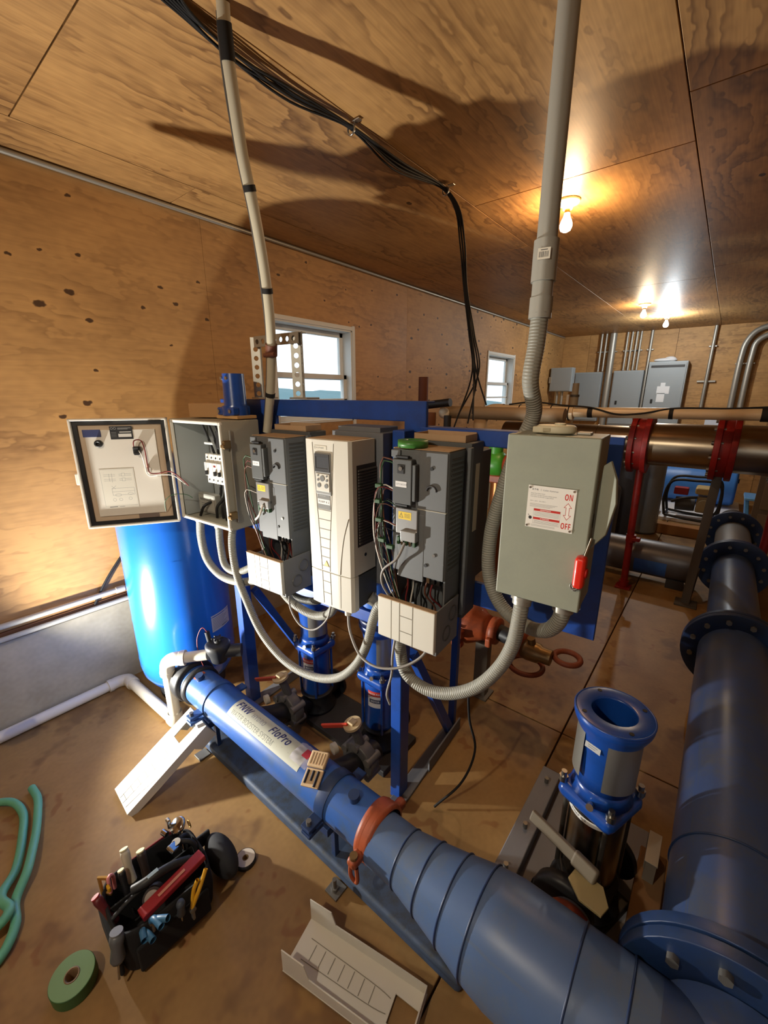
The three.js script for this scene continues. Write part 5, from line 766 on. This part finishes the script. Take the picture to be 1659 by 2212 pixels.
tool('linesman_pliers', 'shiny steel pliers with black handles beside the chrome wrench', 'pliers', (o) => { mesh(o, 'jaw', [BAR(0.028, 0.014, [-1.12, 0.185, -0.352], [-1.105, 0.20, -0.325], 0.005), CY(0.013, [-1.12, 0.178, -0.352], [-1.12, 0.196, -0.352], 16)], M('chrome')); mesh(o, 'handle', TU([[-1.125, 0.185, -0.36], [-1.10, 0.17, -0.39], [-1.08, 0.12, -0.395]], 0.008, 14, 10), black); mesh(o, 'handle', TU([[-1.13, 0.185, -0.355], [-1.14, 0.165, -0.39], [-1.13, 0.12, -0.395]], 0.008, 14, 10), black); });
tool('cutter_knife', 'black curved cable knife with a bluish window lying across the bag', 'knife', (o) => { mesh(o, 'handle', TU([[-1.10, 0.175, -0.215], [-1.085, 0.185, -0.24], [-1.075, 0.19, -0.275], [-1.07, 0.18, -0.32], [-1.06, 0.165, -0.36]], 0.013, 28, 12), black); mesh(o, 'window', B(0.012, 0.002, 0.03, -1.078, 0.203, -0.265, 0.0008).rotateZ(0), M('window_pale', '#8fa3ae', 0.25)); });
tool('tape_measure', 'small tape measure with a silver grey face in the middle of the bag', 'tape measure', (o) => { mesh(o, 'case', CY(0.026, [-1.075, 0.13, -0.262], [-1.05, 0.155, -0.245], 24), dkBrown); mesh(o, 'face', CY(0.02, [-1.05, 0.155, -0.245], [-1.048, 0.157, -0.2435], 24), M('face_grey', '#a39b92', 0.5)); });
tool('key_ring_tag', 'brass framed gauge with a pink handle standing in the bag corner', 'gauge', (o) => { mesh(o, 'frame', EX(rect(-0.014, 0, 0.014, 0.07), 0.005, 0.001, [rect(-0.009, 0.008, 0.009, 0.062)]).rotateY(0.7).translate(-1.185, 0.13, -0.172), M('brass_dull', '#b58d45', 0.4, 0.5)); mesh(o, 'pink_handle', TU([[-1.175, 0.14, -0.19], [-1.172, 0.195, -0.19], [-1.165, 0.205, -0.18], [-1.155, 0.16, -0.175]], 0.005, 16, 8), M('pink', '#d98a8c', 0.5)); mesh(o, 'amber_tip', B(0.018, 0.016, 0.008, -1.15, 0.185, -0.172, 0.003), ylw); });
tool('hex_driver', 'short dark blue nut driver handle in the bag pocket between the pliers', 'nut driver', (o) => { mesh(o, 'handle', grip([-0.985, 0.10, -0.29], [-0.968, 0.168, -0.288], 0.012), M('grip_slate', '#3a434e', 0.5)); mesh(o, 'shank', CY(0.003, [-0.99, 0.06, -0.29], [-0.985, 0.10, -0.29], 8), steel); });
{
  const t = thing('white_tape', 'small roll of white tape lying flat beside the tool bag pouch', 'tape', [-1.028, 0, -0.522]);
  mesh(t, 'tape_side', LA([[0.010, 0.0185], [0.031, 0.0185], [0.031, 0.019], [0.010, 0.019], [0.010, 0.0185]], 36), M('tape_white', '#cfc3b3', 0.6));
  mesh(t, 'tape_roll', LA([[0.010, 0], [0.033, 0], [0.033, 0.0188], [0.010, 0.0188], [0.010, 0]], 36), M('tape_black', '#1b1b1d', 0.5));
  mesh(t, 'core', LA([[0.008, 0], [0.0105, 0], [0.0105, 0.0192], [0.008, 0.0192], [0.008, 0]], 24), M('core_tan', '#a98a5c', 0.7));
}
{
  const t = thing('green_tape', 'thick roll of green tape lying tilted on the floor by the bag', 'tape', [-1.118, 0, -0.052]);
  t.rotation.set(0.05, 0, -0.06);
  mesh(t, 'tape_roll', LA([[0.018, 0.004], [0.052, 0.004], [0.053, 0.006], [0.053, 0.044], [0.052, 0.046], [0.018, 0.046], [0.018, 0.004]], 40), M('tape_green2', '#2f5c2f', 0.45));
  mesh(t, 'tape_face', LA([[0.018, 0.0462], [0.0515, 0.0462], [0.0515, 0.0468], [0.018, 0.0468]], 40), M('tape_sage', '#6f9268', 0.55));
  mesh(t, 'core', LA([[0.014, 0.004], [0.0185, 0.004], [0.0185, 0.047], [0.014, 0.047], [0.014, 0.004]], 28), M('core_brown', '#9c7f5e', 0.7));
}
single('garden_hose', TU([[-1.935, 0.016, -0.135], [-1.86, 0.016, -0.137], [-1.78, 0.018, -0.120], [-1.70, 0.02, -0.098], [-1.62, 0.03, -0.072], [-1.54, 0.034, -0.04], [-1.475, 0.02, 0.005], [-1.40, 0.016, 0.02], [-1.335, 0.016, 0.07], [-1.32, 0.016, 0.16], [-1.40, 0.016, 0.27], [-1.56, 0.016, 0.30], [-1.76, 0.016, 0.24], [-1.93, 0.016, 0.10], [-1.97, 0.018, 0.0], [-1.92, 0.02, -0.065], [-1.83, 0.018, -0.085], [-1.72, 0.016, -0.062], [-1.60, 0.014, -0.02], [-1.50, 0.045, 0.03], [-1.44, 0.044, 0.02], [-1.41, 0.046, 0.055], [-1.43, 0.044, 0.16], [-1.55, 0.044, 0.22], [-1.7, 0.044, 0.18]], 0.0135, 260, 12), M('hose_green', '#5fa583', 0.45), 'loose coil of pale green garden hose lying on the floor', 'hose');
// removed drive covers
function coverShell(t, L, W, D, tray = false) {   // open moulded shell: front face at z=0 looking +z, walls go back to -D
  const h0 = tray ? 0.02 : 0.70, h1 = tray ? 0.20 : 0.90;
  mesh(t, 'cover_face', [EX([[-W / 2, 0], [W / 2, 0], [W / 2, L], [-W / 2, L]], 0.003, 0.0008, [[[-0.028, L * h0], [0.026, L * h0], [0.03, L * h1], [-0.032, L * h1]]]).translate(0, 0, -0.003)], driveBeige);
  const wall = () => EX([[0, 0], [-D * 0.45, 0], [-D * 0.5, L * 0.3], [-D * 0.5, L * 0.76], [-D, L * 0.80], [-D, L], [0, L]], 0.003).rotateY(-Math.PI / 2);
  mesh(t, 'side_wall', wall().translate(-W / 2 + 0.003, 0, 0), driveBeige);
  mesh(t, 'side_wall', wall().translate(W / 2, 0, 0), driveBeige);
  mesh(t, 'end_wall', tray ? B(W, 0.003, D * 0.4, 0, 0.0015, -D * 0.2, 0.0008) : B(W, 0.003, D, 0, L - 0.0015, -D / 2, 0.0008), driveBeige);
  const gv = [], z = tray ? -0.0042 : 0.0009, m = tray ? 0.86 : 0.56;
  for (const s of [1, -1]) gv.push(TU([[0.026 * s, L * (m + 0.06), z], [0.02 * s, L * 0.3, z], [0.016 * s, L * (tray ? 0.22 : 0.01), z]], 0.001, 14, 5));
  for (let i = 0; i < 7; i++) gv.push(B(0.038, 0.0018, 0.0018, 0, L * m - i * L * 0.085, z, 0));
  gv.push(TU([[W / 2 - 0.005, L * 0.42, z], [W * 0.34, L * 0.2, z], [W * 0.28, 0.006, z]], 0.001, 14, 5));
  mesh(t, 'moulded_groove', gv, ladderMat, { kind: 'stuff' });
}
{
  const t = thing('drive_cover', 'white removed drive cover leaning against the plastic riser pipe', 'cover', [-1.585, 0.022, -0.336]);
  const A = V3([-1.507, 0.02, -0.330]), Bp = V3([-1.662, 0.02, -0.342]), D = V3([-1.806, 0.186, -0.642]);
  const ex = A.clone().sub(Bp).normalize(), up = D.clone().sub(Bp); const ez = ex.clone().cross(up).normalize(), ey = ez.clone().cross(ex).normalize();
  t.setRotationFromMatrix(new THREE.Matrix4().makeBasis(ex, ey, ez)); t.position.copy(A.clone().add(Bp).multiplyScalar(0.5));
  coverShell(t, 0.375, 0.156, 0.075);
}
{
  const t = thing('drive_cover', 'cream removed drive cover lying open side up on the floor', 'cover', [-0.72, 0.006, -0.475]);
  // long axis runs from the far end towards the camera's right, hollow side up
  const ey = V3([-0.352, 0, 0.075]).normalize(), ez = V3([0, -1, 0]), ex = ey.clone().cross(ez);
  t.setRotationFromMatrix(new THREE.Matrix4().makeBasis(ex, ey, ez)); t.position.set(-0.345, 0.006, -0.565);
  coverShell(t, 0.375, 0.135, 0.085, true);
}

// ---------- steel water header behind the rack ----------
const stainless = M('stainless', '#a89a86', 0.28, 1), stainDark = M('stainless_dark', '#8c8377', 0.32, 1);
{
  const y = 1.185, z = -3.72, t = thing('steel_header', 'large brushed steel header pipe with red bolted flanges behind the grey switch box', 'pipe', [-0.1, 0, z]), X = (x) => x + 0.1;
  mesh(t, 'pipe_length', CY(0.155, [X(-0.46), y, 0], [X(0.05), y, 0], 48), stainless);
  mesh(t, 'pipe_length', CY(0.162, [X(0.05), y, 0], [X(1.8), y, 0], 48), stainless);
  mesh(t, 'pipe_length', CY(0.125, [X(-1.55), y, 0], [X(-0.46), y, 0], 40), stainDark);
  mesh(t, 'weld_bead', TO(0.126, 0.003, [X(-0.78), y, 0], 'x', Math.PI * 2, 48), stainDark);
  const f1 = (x, R) => { flangeRing(t, X(x) - 0.045, y, 0, R, 0.15, 0.036, 12, redPaint, 'x'); flangeRing(t, X(x) + 0.045, y, 0, R, 0.15, 0.036, 0, redPaint, 'x'); mesh(t, 'flange_sleeve', CY(R * 0.9, [X(x) - 0.04, y, 0], [X(x) + 0.04, y, 0], 40), redPaint); };
  f1(-0.47, 0.222); f1(0.03, 0.222); f1(0.36, 0.24);
  const sp = mesh(t, 'stand_post', [CY(0.026, [X(-0.43), 0.06, 0.0], [X(-0.45), y - 0.2, 0.0], 16), B(0.11, 0.012, 0.11, X(-0.43), 0.006, 0.0, 0.002), CY(0.036, [X(-0.43), 0.06, 0], [X(-0.43), 0.012, 0], 16)], redPaint);
  mesh(sp, 'stand_clamp', [CY(0.036, [X(-0.432), 0.40, 0], [X(-0.432), 0.46, 0], 16), B(0.07, 0.03, 0.05, X(-0.40), 0.43, 0.01, 0.006)], redPaint);
  mesh(t, 'stand_leg', [BAR(0.055, 0.045, [X(-0.005), 0.0, 0.03], [X(0.025), y - 0.17, 0.03]), BAR(0.05, 0.012, [X(0.0), 0.02, 0.04], [X(0.02), 0.26, -0.10]), B(0.14, 0.012, 0.14, X(0), 0.006, 0.03, 0.002)], M('leg_dark', '#4c4640', 0.6));
}
{
  const t = thing('low_pipe', 'dark steel pipe near the floor with a blue painted patch behind the switch box', 'pipe', [-0.6, 0, -4.02]);
  mesh(t, 'pipe_length', CY(0.15, [-1.1, 0.20, 0], [0.60, 0.20, 0], 40), M('pipe_slate', '#5d5f66', 0.4, 0.4));
  mesh(t, 'paint_patch', arcPatch(0.151, 0.20, 0.43, -45 * DEG, 8 * DEG).translate(0, 0.20, 0), M('patch_blue', '#2f62b4', 0.4));
  mesh(t, 'pipe_foot', [B(0.12, 0.08, 0.2, -0.6, 0.04, 0, 0.004)], cast);
  mesh(t, 'pipe_foot', [B(0.12, 0.08, 0.2, 0.5, 0.04, 0, 0.004)], cast);
}
{ // plastic vent line above the header
  const t = thing('vent_pipe', 'long cream plastic pipe with elbow and black tape bands behind the rack', 'pipe', [-0.8, 0.9, -3.4]), X = (x) => x + 0.8, y = 0.51;
  const cream = M('pipe_cream', '#d3bf9e', 0.4);
  mesh(t, 'elbow', TU([[X(-1.66), -0.1, 0], [X(-1.66), y - 0.16, 0], [X(-1.64), y - 0.05, 0], [X(-1.56), y - 0.005, 0], [X(-1.45), y, 0]], 0.058, 40, 24), cream);
  mesh(t, 'pipe_length', CY(0.052, [X(-1.46), y, 0], [X(-0.98), y, 0], 28), cream);
  mesh(t, 'tee', [CY(0.05, [X(-1.08), y, 0], [X(-0.90), y, 0], 28), CY(0.036, [X(-0.99), y, 0], [X(-0.99), y - 0.13, 0], 20)], cream);
  mesh(t, 'pipe_length', CY(0.036, [X(-0.92), y + 0.005, 0], [X(0.175), y + 0.018, 0], 24), cream);
  mesh(t, 'tape_band', CY(0.0375, [X(-0.80), y + 0.006, 0], [X(-0.765), y + 0.0065, 0], 24), rubber);
  mesh(t, 'tape_band', CY(0.0375, [X(-0.30), y + 0.012, 0], [X(-0.275), y + 0.012, 0], 24), rubber);
  mesh(t, 'pipe_cap', CY(0.042, [X(0.16), y + 0.018, 0], [X(0.23), y + 0.019, 0], 24), rubber);
  mesh(t, 'draped_cable', TU([[X(-1.4), y + 0.055, 0.02], [X(-1.2), y + 0.075, 0.03], [X(-0.98), y + 0.055, 0.03], [X(-0.78), y + 0.042, 0.03], [X(-0.6), y + 0.0, 0.045], [X(-0.45), y + 0.01, 0.045], [X(-0.28), y + 0.045, 0.02], [X(0.0), y + 0.05, 0.015], [X(0.2), y + 0.062, 0.0]], 0.006, 70, 8), rubber);
  for (const x of [-1.31, -0.93, -1.06]) mesh(t, 'tie_loop', TO(0.054, 0.004, [X(x), y, 0], 'x', Math.PI * 2, 30), rubber);
}
{
  const t = thing('hand_valve_column', 'brown post with black crossbar and grey pipe standing before the plywood wall', 'pipe stand', [-1.99, 0, -3.0]);
  mesh(t, 'post', CY(0.04, [0, 0, 0], [0, 1.68, 0], 18), M('rust_brown', '#5b2f1f', 0.7));
  mesh(t, 'crossbar', CY(0.032, [0.02, 1.455, 0.0], [0.26, 1.482, 0.0], 18), black);
  mesh(t, 'side_pipe', CY(0.045, [0.09, 0, 0.02], [0.09, 1.40, 0.02], 18), M('rust_pipe', '#6e452c', 0.6));
  mesh(t, 'side_pipe', CY(0.03, [0.24, 0, 0.0], [0.24, 1.38, 0.0], 18), castBlack);
  mesh(t, 'pale_pipe', CY(0.05, [0.1, 1.40, -0.15], [1.1, 1.40, -0.15], 24), M('pipe_dust', '#8f7c62', 0.6));
  mesh(t, 'pale_cap', new THREE.SphereGeometry(0.045, 18, 12).translate(0.17, 1.395, -0.06), pvc);
}
{
  const t = thing('green_valve', 'bright green valve body bolted to an orange fitting seen behind the wired drive', 'valve', [-1.2, 0, -2.8]);
  mesh(t, 'valve_body', [LAX([[0, -0.1], [0.07, -0.1], [0.085, -0.06], [0.09, 0], [0.085, 0.05], [0.06, 0.08], [0, 0.08]], [-0.03, 1.07, 0], 'x', 28), CY(0.05, [-0.03, 1.1, 0], [-0.03, 1.19, 0], 20)], M('valve_green', '#3f8f2c', 0.4));
  mesh(t, 'red_fitting', LAX([[0, 0.0], [0.07, 0.0], [0.075, 0.03], [0.055, 0.08], [0, 0.08]], [0.05, 1.07, 0], 'x', 24), M('fitting_red', '#9c3a20', 0.4));
  mesh(t, 'orange_foot', B(0.13, 0.06, 0.09, 0, 0.965, 0, 0.012), orange);
  mesh(t, 'column', CY(0.05, [0, 0, 0], [0, 0.94, 0], 20), M('column_copper', '#9a6238', 0.35, 0.7));
}
function capTank(name, label, x, z, r, h, mat) { const t = thing(name, label, 'tank', [x, 0, z], 0, 'grey tanks behind the steel header'); mesh(t, 'tank_shell', LA([[0, 0], [r * 0.95, 0], [r, 0.03], [r, h - r * 0.7], [r * 0.92, h - r * 0.4], [r * 0.6, h - r * 0.12], [r * 0.3, h], [0, h]], 36), mat); mesh(t, 'tank_valve', CY(r * 0.22, [0, h - 0.01, 0], [0, h + 0.05, 0], 14), M('valve_green')); return t; }
capTank('filter_tank', 'short slate grey cylinder tank with domed top beside the red stand', -0.80, -4.62, 0.115, 0.70, M('tank_slate', '#5c6168', 0.35, 0.4));
capTank('filter_tank', 'taller dark grey blue cylinder tank behind the short slate one', -0.72, -5.0, 0.16, 0.98, M('tank_slate2', '#4a4f5c', 0.4, 0.3));
capTank('filter_tank', 'tall pale steel cylinder tank behind the steel header and red stand', -0.55, -5.5, 0.14, 1.18, M('tank_pale', '#8f98a0', 0.35, 0.5));
// ---------- orange coupling assembly on a stand ----------
{
  const t = thing('drain_assembly', 'orange grooved couplings and bronze valve on a steel stand under the switch box', 'pipe fitting', [-0.78, 0, -1.80]);
  const y = 0.40;
  mesh(t, 'pipe_length', CY(0.075, [-0.75, y, 0.0], [-0.10, y, 0.0], 32), M('pipe_steelblue', '#6f86a8', 0.35, 0.4));
  mesh(t, 'coupling', [LAX([[0.076, -0.14], [0.105, -0.135], [0.112, -0.11], [0.108, -0.09], [0.112, -0.07], [0.10, -0.045], [0.07, 0.0], [0.062, 0.03], [0, 0.03]], [0, y, 0], 'x', 36), B(0.06, 0.05, 0.04, -0.09, y - 0.01, 0.12, 0.012), B(0.06, 0.03, 0.04, -0.09, y - 0.07, 0.12, 0.01)], orange);
  mesh(t, 'coupling_bolt', [CY(0.014, [-0.09, y + 0.02, 0.122], [-0.09, y + 0.034, 0.122], 12)], galv);
  mesh(t, 'coupling_bolt', [CY(0.010, [-0.09, y - 0.06, 0.122], [-0.09, y - 0.02, 0.122], 10)], galv);
  mesh(t, 'reducer_coupling', [LAX([[0.04, 0.03], [0.066, 0.035], [0.07, 0.055], [0.066, 0.075], [0.04, 0.08]], [0, y, 0], 'x', 30), B(0.03, 0.05, 0.03, 0.055, y - 0.03, 0.075, 0.01)], orange);
  mesh(t, 'nipple', CY(0.04, [0.07, y, 0], [0.18, y, 0.02], 20), castBlack);
  mesh(t, 'end_coupling', [LAX([[0.035, 0.17], [0.058, 0.175], [0.062, 0.195], [0.058, 0.215], [0.035, 0.22]], [0, y - 0.01, 0.02], 'x', 28)], orange);
  mesh(t, 'spare_ring', TO(0.055, 0.013, [0.40, y - 0.02, -0.02], 'y', Math.PI * 2, 28), M('ring_rust', '#7c3a20', 0.6));
  mesh(t, 'bronze_valve', [LAX([[0, 0.215], [0.042, 0.215], [0.048, 0.24], [0.045, 0.29], [0.036, 0.30], [0.036, 0.345], [0.028, 0.345], [0, 0.345]], [0, y - 0.012, 0.04], 'x', 24), CY(0.018, [0.26, y, 0.04], [0.25, y + 0.06, 0.05], 14)], bronze);
  mesh(t, 'lower_ring', TO(0.075, 0.012, [0.24, y - 0.09, 0.05], 'y', Math.PI * 2, 30), M('ring_rust', '#7c3a20', 0.6));
  mesh(t, 'stand_post', [B(0.07, y - 0.08, 0.05, 0.0, (y - 0.08) / 2, 0, 0.004), B(0.11, 0.012, 0.10, 0.0, 0.006, 0, 0.002)], M('stand_grey', '#6f6a60', 0.6));
}
// ---------- electrical boxes and conduits on the back wall ----------
const panelGrey = M('panel_grey', '#9aa3a8', 0.45), panelDoor = M('panel_door', '#8f989d', 0.45);
function panel(label, x0, x1, y0, y1, d, extra) {
  const t = thing('breaker_cabinet', label, 'breaker box', [(x0 + x1) / 2, y0, ZB + 0.002], 0, 'breaker boxes on the back wall'); const w = x1 - x0, h = y1 - y0;
  mesh(t, 'panel_box', B(w, h, d, 0, h / 2, d / 2, 0.006), panelGrey); mesh(t, 'panel_door', B(w * 0.94, h * 0.95, 0.012, 0, h / 2, d + 0.006, 0.003), panelDoor); mesh(t, 'door_latch', B(0.03, 0.06, 0.012, -w * 0.28, h * 0.42, d + 0.014, 0.004), black); if (extra) extra(t, w, h, d); return t;
}
panel('grey breaker panel with one conduit bank rising from its right edge', -2.13, -1.71, 1.10, 1.89, 0.10);
panel('grey breaker panel under four thin conduits, beside the large white tagged one', -1.54, -1.12, 1.05, 1.90, 0.10);
panel('large deep grey panel with white paper tags and a vent slot', -1.05, -0.56, 1.02, 2.01, 0.20, (t, w, h, d) => { mesh(t, 'vent_slot', B(w * 0.86, 0.035, 0.006, 0, h - 0.07, d + 0.012, 0.001), black); for (const [x, y, a, b] of [[-0.01, 0.58, 0.16, 0.11], [-0.02, 0.66, 0.06, 0.05], [-0.03, 0.47, 0.10, 0.13]]) mesh(t, 'paper_tag', B(a, b, 0.003, x, y, d + 0.0135, 0.0005), M('paper', '#dfe3e6', 0.7)); });
single('rag', [new THREE.SphereGeometry(1, 20, 12).scale(0.15, 0.03, 0.07).translate(-0.86, 2.035, ZB + 0.11), new THREE.SphereGeometry(1, 16, 10).scale(0.08, 0.045, 0.05).translate(-0.80, 2.04, ZB + 0.11)], M('rag_white', '#e3e5e8', 0.9), 'crumpled white rag lying on top of the large tagged panel', 'rag');
{ const t = thing('junction_box', 'grey junction box with a pale side on the wall near the corner', 'junction box', [-2.20, 1.58, -7.4]); mesh(t, 'box_body', B(0.34, 0.37, 0.16, 0, 0.185, 0, 0.006), panelGrey); mesh(t, 'box_cover', B(0.32, 0.35, 0.01, 0, 0.185, 0.084, 0.003), panelDoor); mesh(t, 'conduit_stub', CY(0.02, [-0.06, -0.4, 0], [-0.06, 0, 0], 12), galv); mesh(t, 'conduit_stub', CY(0.02, [0.02, -0.4, 0], [0.02, 0, 0], 12), galv); mesh(t, 'wall_bracket', B(0.04, 0.1, 0.2, -0.16, 0.18, 0.0, 0.003), galv); }
{ const t = thing('brass_gauge_post', 'tan bottle shaped gauge post standing before the first breaker panel', 'gauge', [-1.12, 1.44, -4.2]); mesh(t, 'post_body', [CY(0.035, [0, 0, 0], [0, 0.09, 0], 16), CY(0.03, [0, 0.09, 0], [0, 0.2, 0], 16, 0.028)], M('post_tan', '#9c927e', 0.5)); mesh(t, 'post_collar', CY(0.04, [0, 0.08, 0], [0, 0.1, 0], 16), M('collar_dark', '#4c4a46', 0.5)); mesh(t, 'side_clip', B(0.02, 0.1, 0.02, -0.06, 0.05, 0, 0.004), wireWhite); mesh(t, 'post_stem', CY(0.012, [0, -0.5, 0], [0, 0, 0], 10), M('post_tan')); }
const wallPipes = [[-1.79, 0.018, 1.9, 'thin steel conduit left of the thick one above the first breaker panel'], [-1.722, 0.016, 1.9, 'thin bright conduit pressed against the thick one above the first breaker panel'], [-1.62, 0.05, 1.0, 'thick steel conduit from ceiling to floor between the two breaker panels'], [-1.42, 0.016, 1.905, 'first of four thin conduits above the middle breaker panel'], [-1.355, 0.016, 1.905, 'second of four thin conduits above the middle breaker panel'], [-1.29, 0.016, 1.905, 'third of four thin conduits above the middle breaker panel'], [-1.235, 0.016, 1.905, 'fourth of four thin conduits above the middle breaker panel'], [-1.09, 0.02, 1.0, 'steel conduit running down just beside the large tagged panel'], [-0.32, 0.022, 1.35, 'lone steel conduit with two strut straps right of the tagged panel']];
for (const [x, r, y0, label] of wallPipes) { const t = thing('steel_conduit', label, 'conduit', [x, y0, ZB + 0.06], 0, 'steel conduits on the back wall'); mesh(t, 'tube', CY(r, [0, 0, 0], [0, HC - y0 - 0.004, 0], 14), galv); mesh(t, 'strap', B(r * 2 + 0.05, 0.02, 0.05, 0, 2.2 - y0, -0.03, 0.003), galv); if (x > -0.5) mesh(t, 'strut_bar', B(0.22, 0.025, 0.03, 0, 1.72 - y0, -0.035, 0.003), galv); }
for (const [x, label] of [[0.02, 'bent steel conduit curving off along the wall, outer of two'], [0.13, 'bent steel conduit curving off along the wall, inner of two']]) { const t = thing('bent_conduit', label, 'conduit', [x, 1.0, ZB + 0.07], 0, 'bent conduits on the back wall'); mesh(t, 'tube', TU([[0, 0, 0], [0, 1.05, 0], [0.02, 1.22, 0], [0.10, 1.36 - (x - 0.02) * 0.6, 0], [0.24, 1.42 - (x - 0.02) * 0.8, 0], [0.8, 1.43 - (x - 0.02) * 0.8, 0], [1.5, 1.43 - (x - 0.02) * 0.8, 0]], 0.036, 60, 16), galv); mesh(t, 'strap', B(0.10, 0.02, 0.06, 0, 0.95, -0.035, 0.003), galv); }
single('white_board', B(0.34, 0.26, 0.02, -0.07, 1.07, ZB + 0.012, 0.002), M('board_white', '#dbe4f2', 0.6), 'small white board on the back wall above the steel header', 'board');
// ---------- far corner clutter ----------
single('foam_sheet', B(1.1, 0.04, 1.5, -0.2, 0.02, -6.95, 0.005), M('foam_white', '#e4e8ee', 0.7), 'big white foam sheet lying on the floor under the generator', 'foam sheet');
single('timber_beam', B(0.85, 0.11, 0.12, -0.26, 0.055, -5.62, 0.004), M('timber_brown', '#9a6a38', 0.75), 'brown timber beam on the floor before the generator', 'timber');
{ const t = thing('generator', 'black framed portable engine generator standing on the white foam sheet', 'generator', [-0.16, 0.048, -6.35]);
  const fr = M('frame_black', '#141518', 0.5); const loop = (z) => TU([[-0.25, 0.03, z], [-0.28, 0.25, z], [-0.22, 0.46, z], [0.0, 0.49, z], [0.24, 0.47, z], [0.28, 0.25, z], [0.24, 0.03, z], [0.0, 0.01, z], [-0.25, 0.03, z]], 0.016, 60, 10);
  mesh(t, 'frame_hoop', loop(0.16), fr); mesh(t, 'frame_hoop', loop(-0.16), fr); for (const x of [-0.24, 0.24]) mesh(t, 'frame_bar', CY(0.014, [x, 0.03, -0.16], [x, 0.03, 0.16], 10), fr);
  mesh(t, 'engine_block', [B(0.16, 0.2, 0.2, 0.13, 0.19, 0, 0.02), CY(0.07, [0.13, 0.19, 0.1], [0.13, 0.19, 0.15], 20)], M('engine_tan', '#8d7f62', 0.5));
  mesh(t, 'fuel_tank', B(0.2, 0.09, 0.22, 0.12, 0.36, 0, 0.025), M('tank_tan', '#b9a573', 0.5)); mesh(t, 'alternator', CY(0.085, [-0.16, 0.16, 0], [0.04, 0.17, 0], 24), cast); mesh(t, 'control_box', B(0.15, 0.09, 0.1, -0.12, 0.33, 0.02, 0.01), M('box_red', '#8e2430', 0.5)); mesh(t, 'exhaust', TU([[0.05, 0.28, 0.1], [-0.08, 0.26, 0.14], [-0.2, 0.2, 0.12]], 0.018, 20, 8), fr); }
{ const t = thing('battery_case', 'black plastic case with a hose beside the generator', 'case', [-0.62, 0.042, -6.4]); mesh(t, 'case_body', B(0.22, 0.26, 0.24, 0, 0.13, 0, 0.02), black); mesh(t, 'case_lid', B(0.2, 0.06, 0.2, 0.02, 0.29, 0, 0.02), M('lid_black', '#22242a', 0.5)); mesh(t, 'hose_loop', TU([[0.08, 0.2, 0.1], [0.12, 0.24, 0.14], [0.14, 0.12, 0.15]], 0.012, 20, 8), black); }
{ const t = thing('blue_barrel', 'light blue plastic barrel lying on its side behind the generator', 'barrel', [-0.15, 0.042, -7.35]); mesh(t, 'barrel_shell', LAX([[0, -0.42], [0.24, -0.42], [0.26, -0.38], [0.27, -0.12], [0.275, -0.1], [0.27, -0.08], [0.27, 0.1], [0.275, 0.12], [0.27, 0.14], [0.26, 0.38], [0.24, 0.42], [0, 0.42]], [0, 0.275, 0], 'x', 36), M('barrel_blue', '#3f7fd0', 0.4)); mesh(t, 'barrel_plug', CY(0.03, [0.42, 0.36, 0], [0.44, 0.36, 0], 14), black); }
{ const t = thing('blue_crate', 'light blue plastic crate with sloped sides beside the lying barrel', 'crate', [0.56, 0.0, -6.9]); mesh(t, 'crate_shell', EX([[-0.16, 0], [0.16, 0], [0.2, 0.3], [-0.2, 0.3]], 0.34, 0.006, [[[-0.13, 0.02], [0.13, 0.02], [0.17, 0.29], [-0.17, 0.29]]]).translate(0, 0.006, -0.17), M('crate_blue', '#5b9fe0', 0.4)); mesh(t, 'crate_rim', B(0.42, 0.03, 0.38, 0, 0.29, 0, 0.006), M('crate_rim', '#7db6ea', 0.4)); }
{ const t = thing('brown_cabinet', 'brown cabinet with recessed door panels beside the big blue pipe', 'cabinet', [0.82, 0, -5.95], -0.12); mesh(t, 'cabinet_body', B(0.85, 1.15, 0.4, 0, 0.575, -0.2, 0.005), M('door_brown', '#6d6152', 0.5)); for (const x of [-0.21, 0.21]) for (const [y, h] of [[0.9, 0.36], [0.5, 0.34], [0.18, 0.2]]) mesh(t, 'door_panel', B(0.32, h, 0.014, x, y, 0.004, 0.006), M('door_panel_brown', '#7b6e5d', 0.5)); mesh(t, 'door_knob', new THREE.SphereGeometry(0.016, 14, 10).translate(0.02, 0.7, 0.02), galv); }
single('red_standpipe', [CY(0.03, [0.42, 0, -4.4], [0.42, 1.55, -4.4], 16), CY(0.045, [0.40, 1.52, -4.4], [0.52, 1.56, -4.4], 14)], redPaint, 'red standpipe with a side outlet rising beyond the steel header', 'standpipe');
renderer.render(scene, camera);
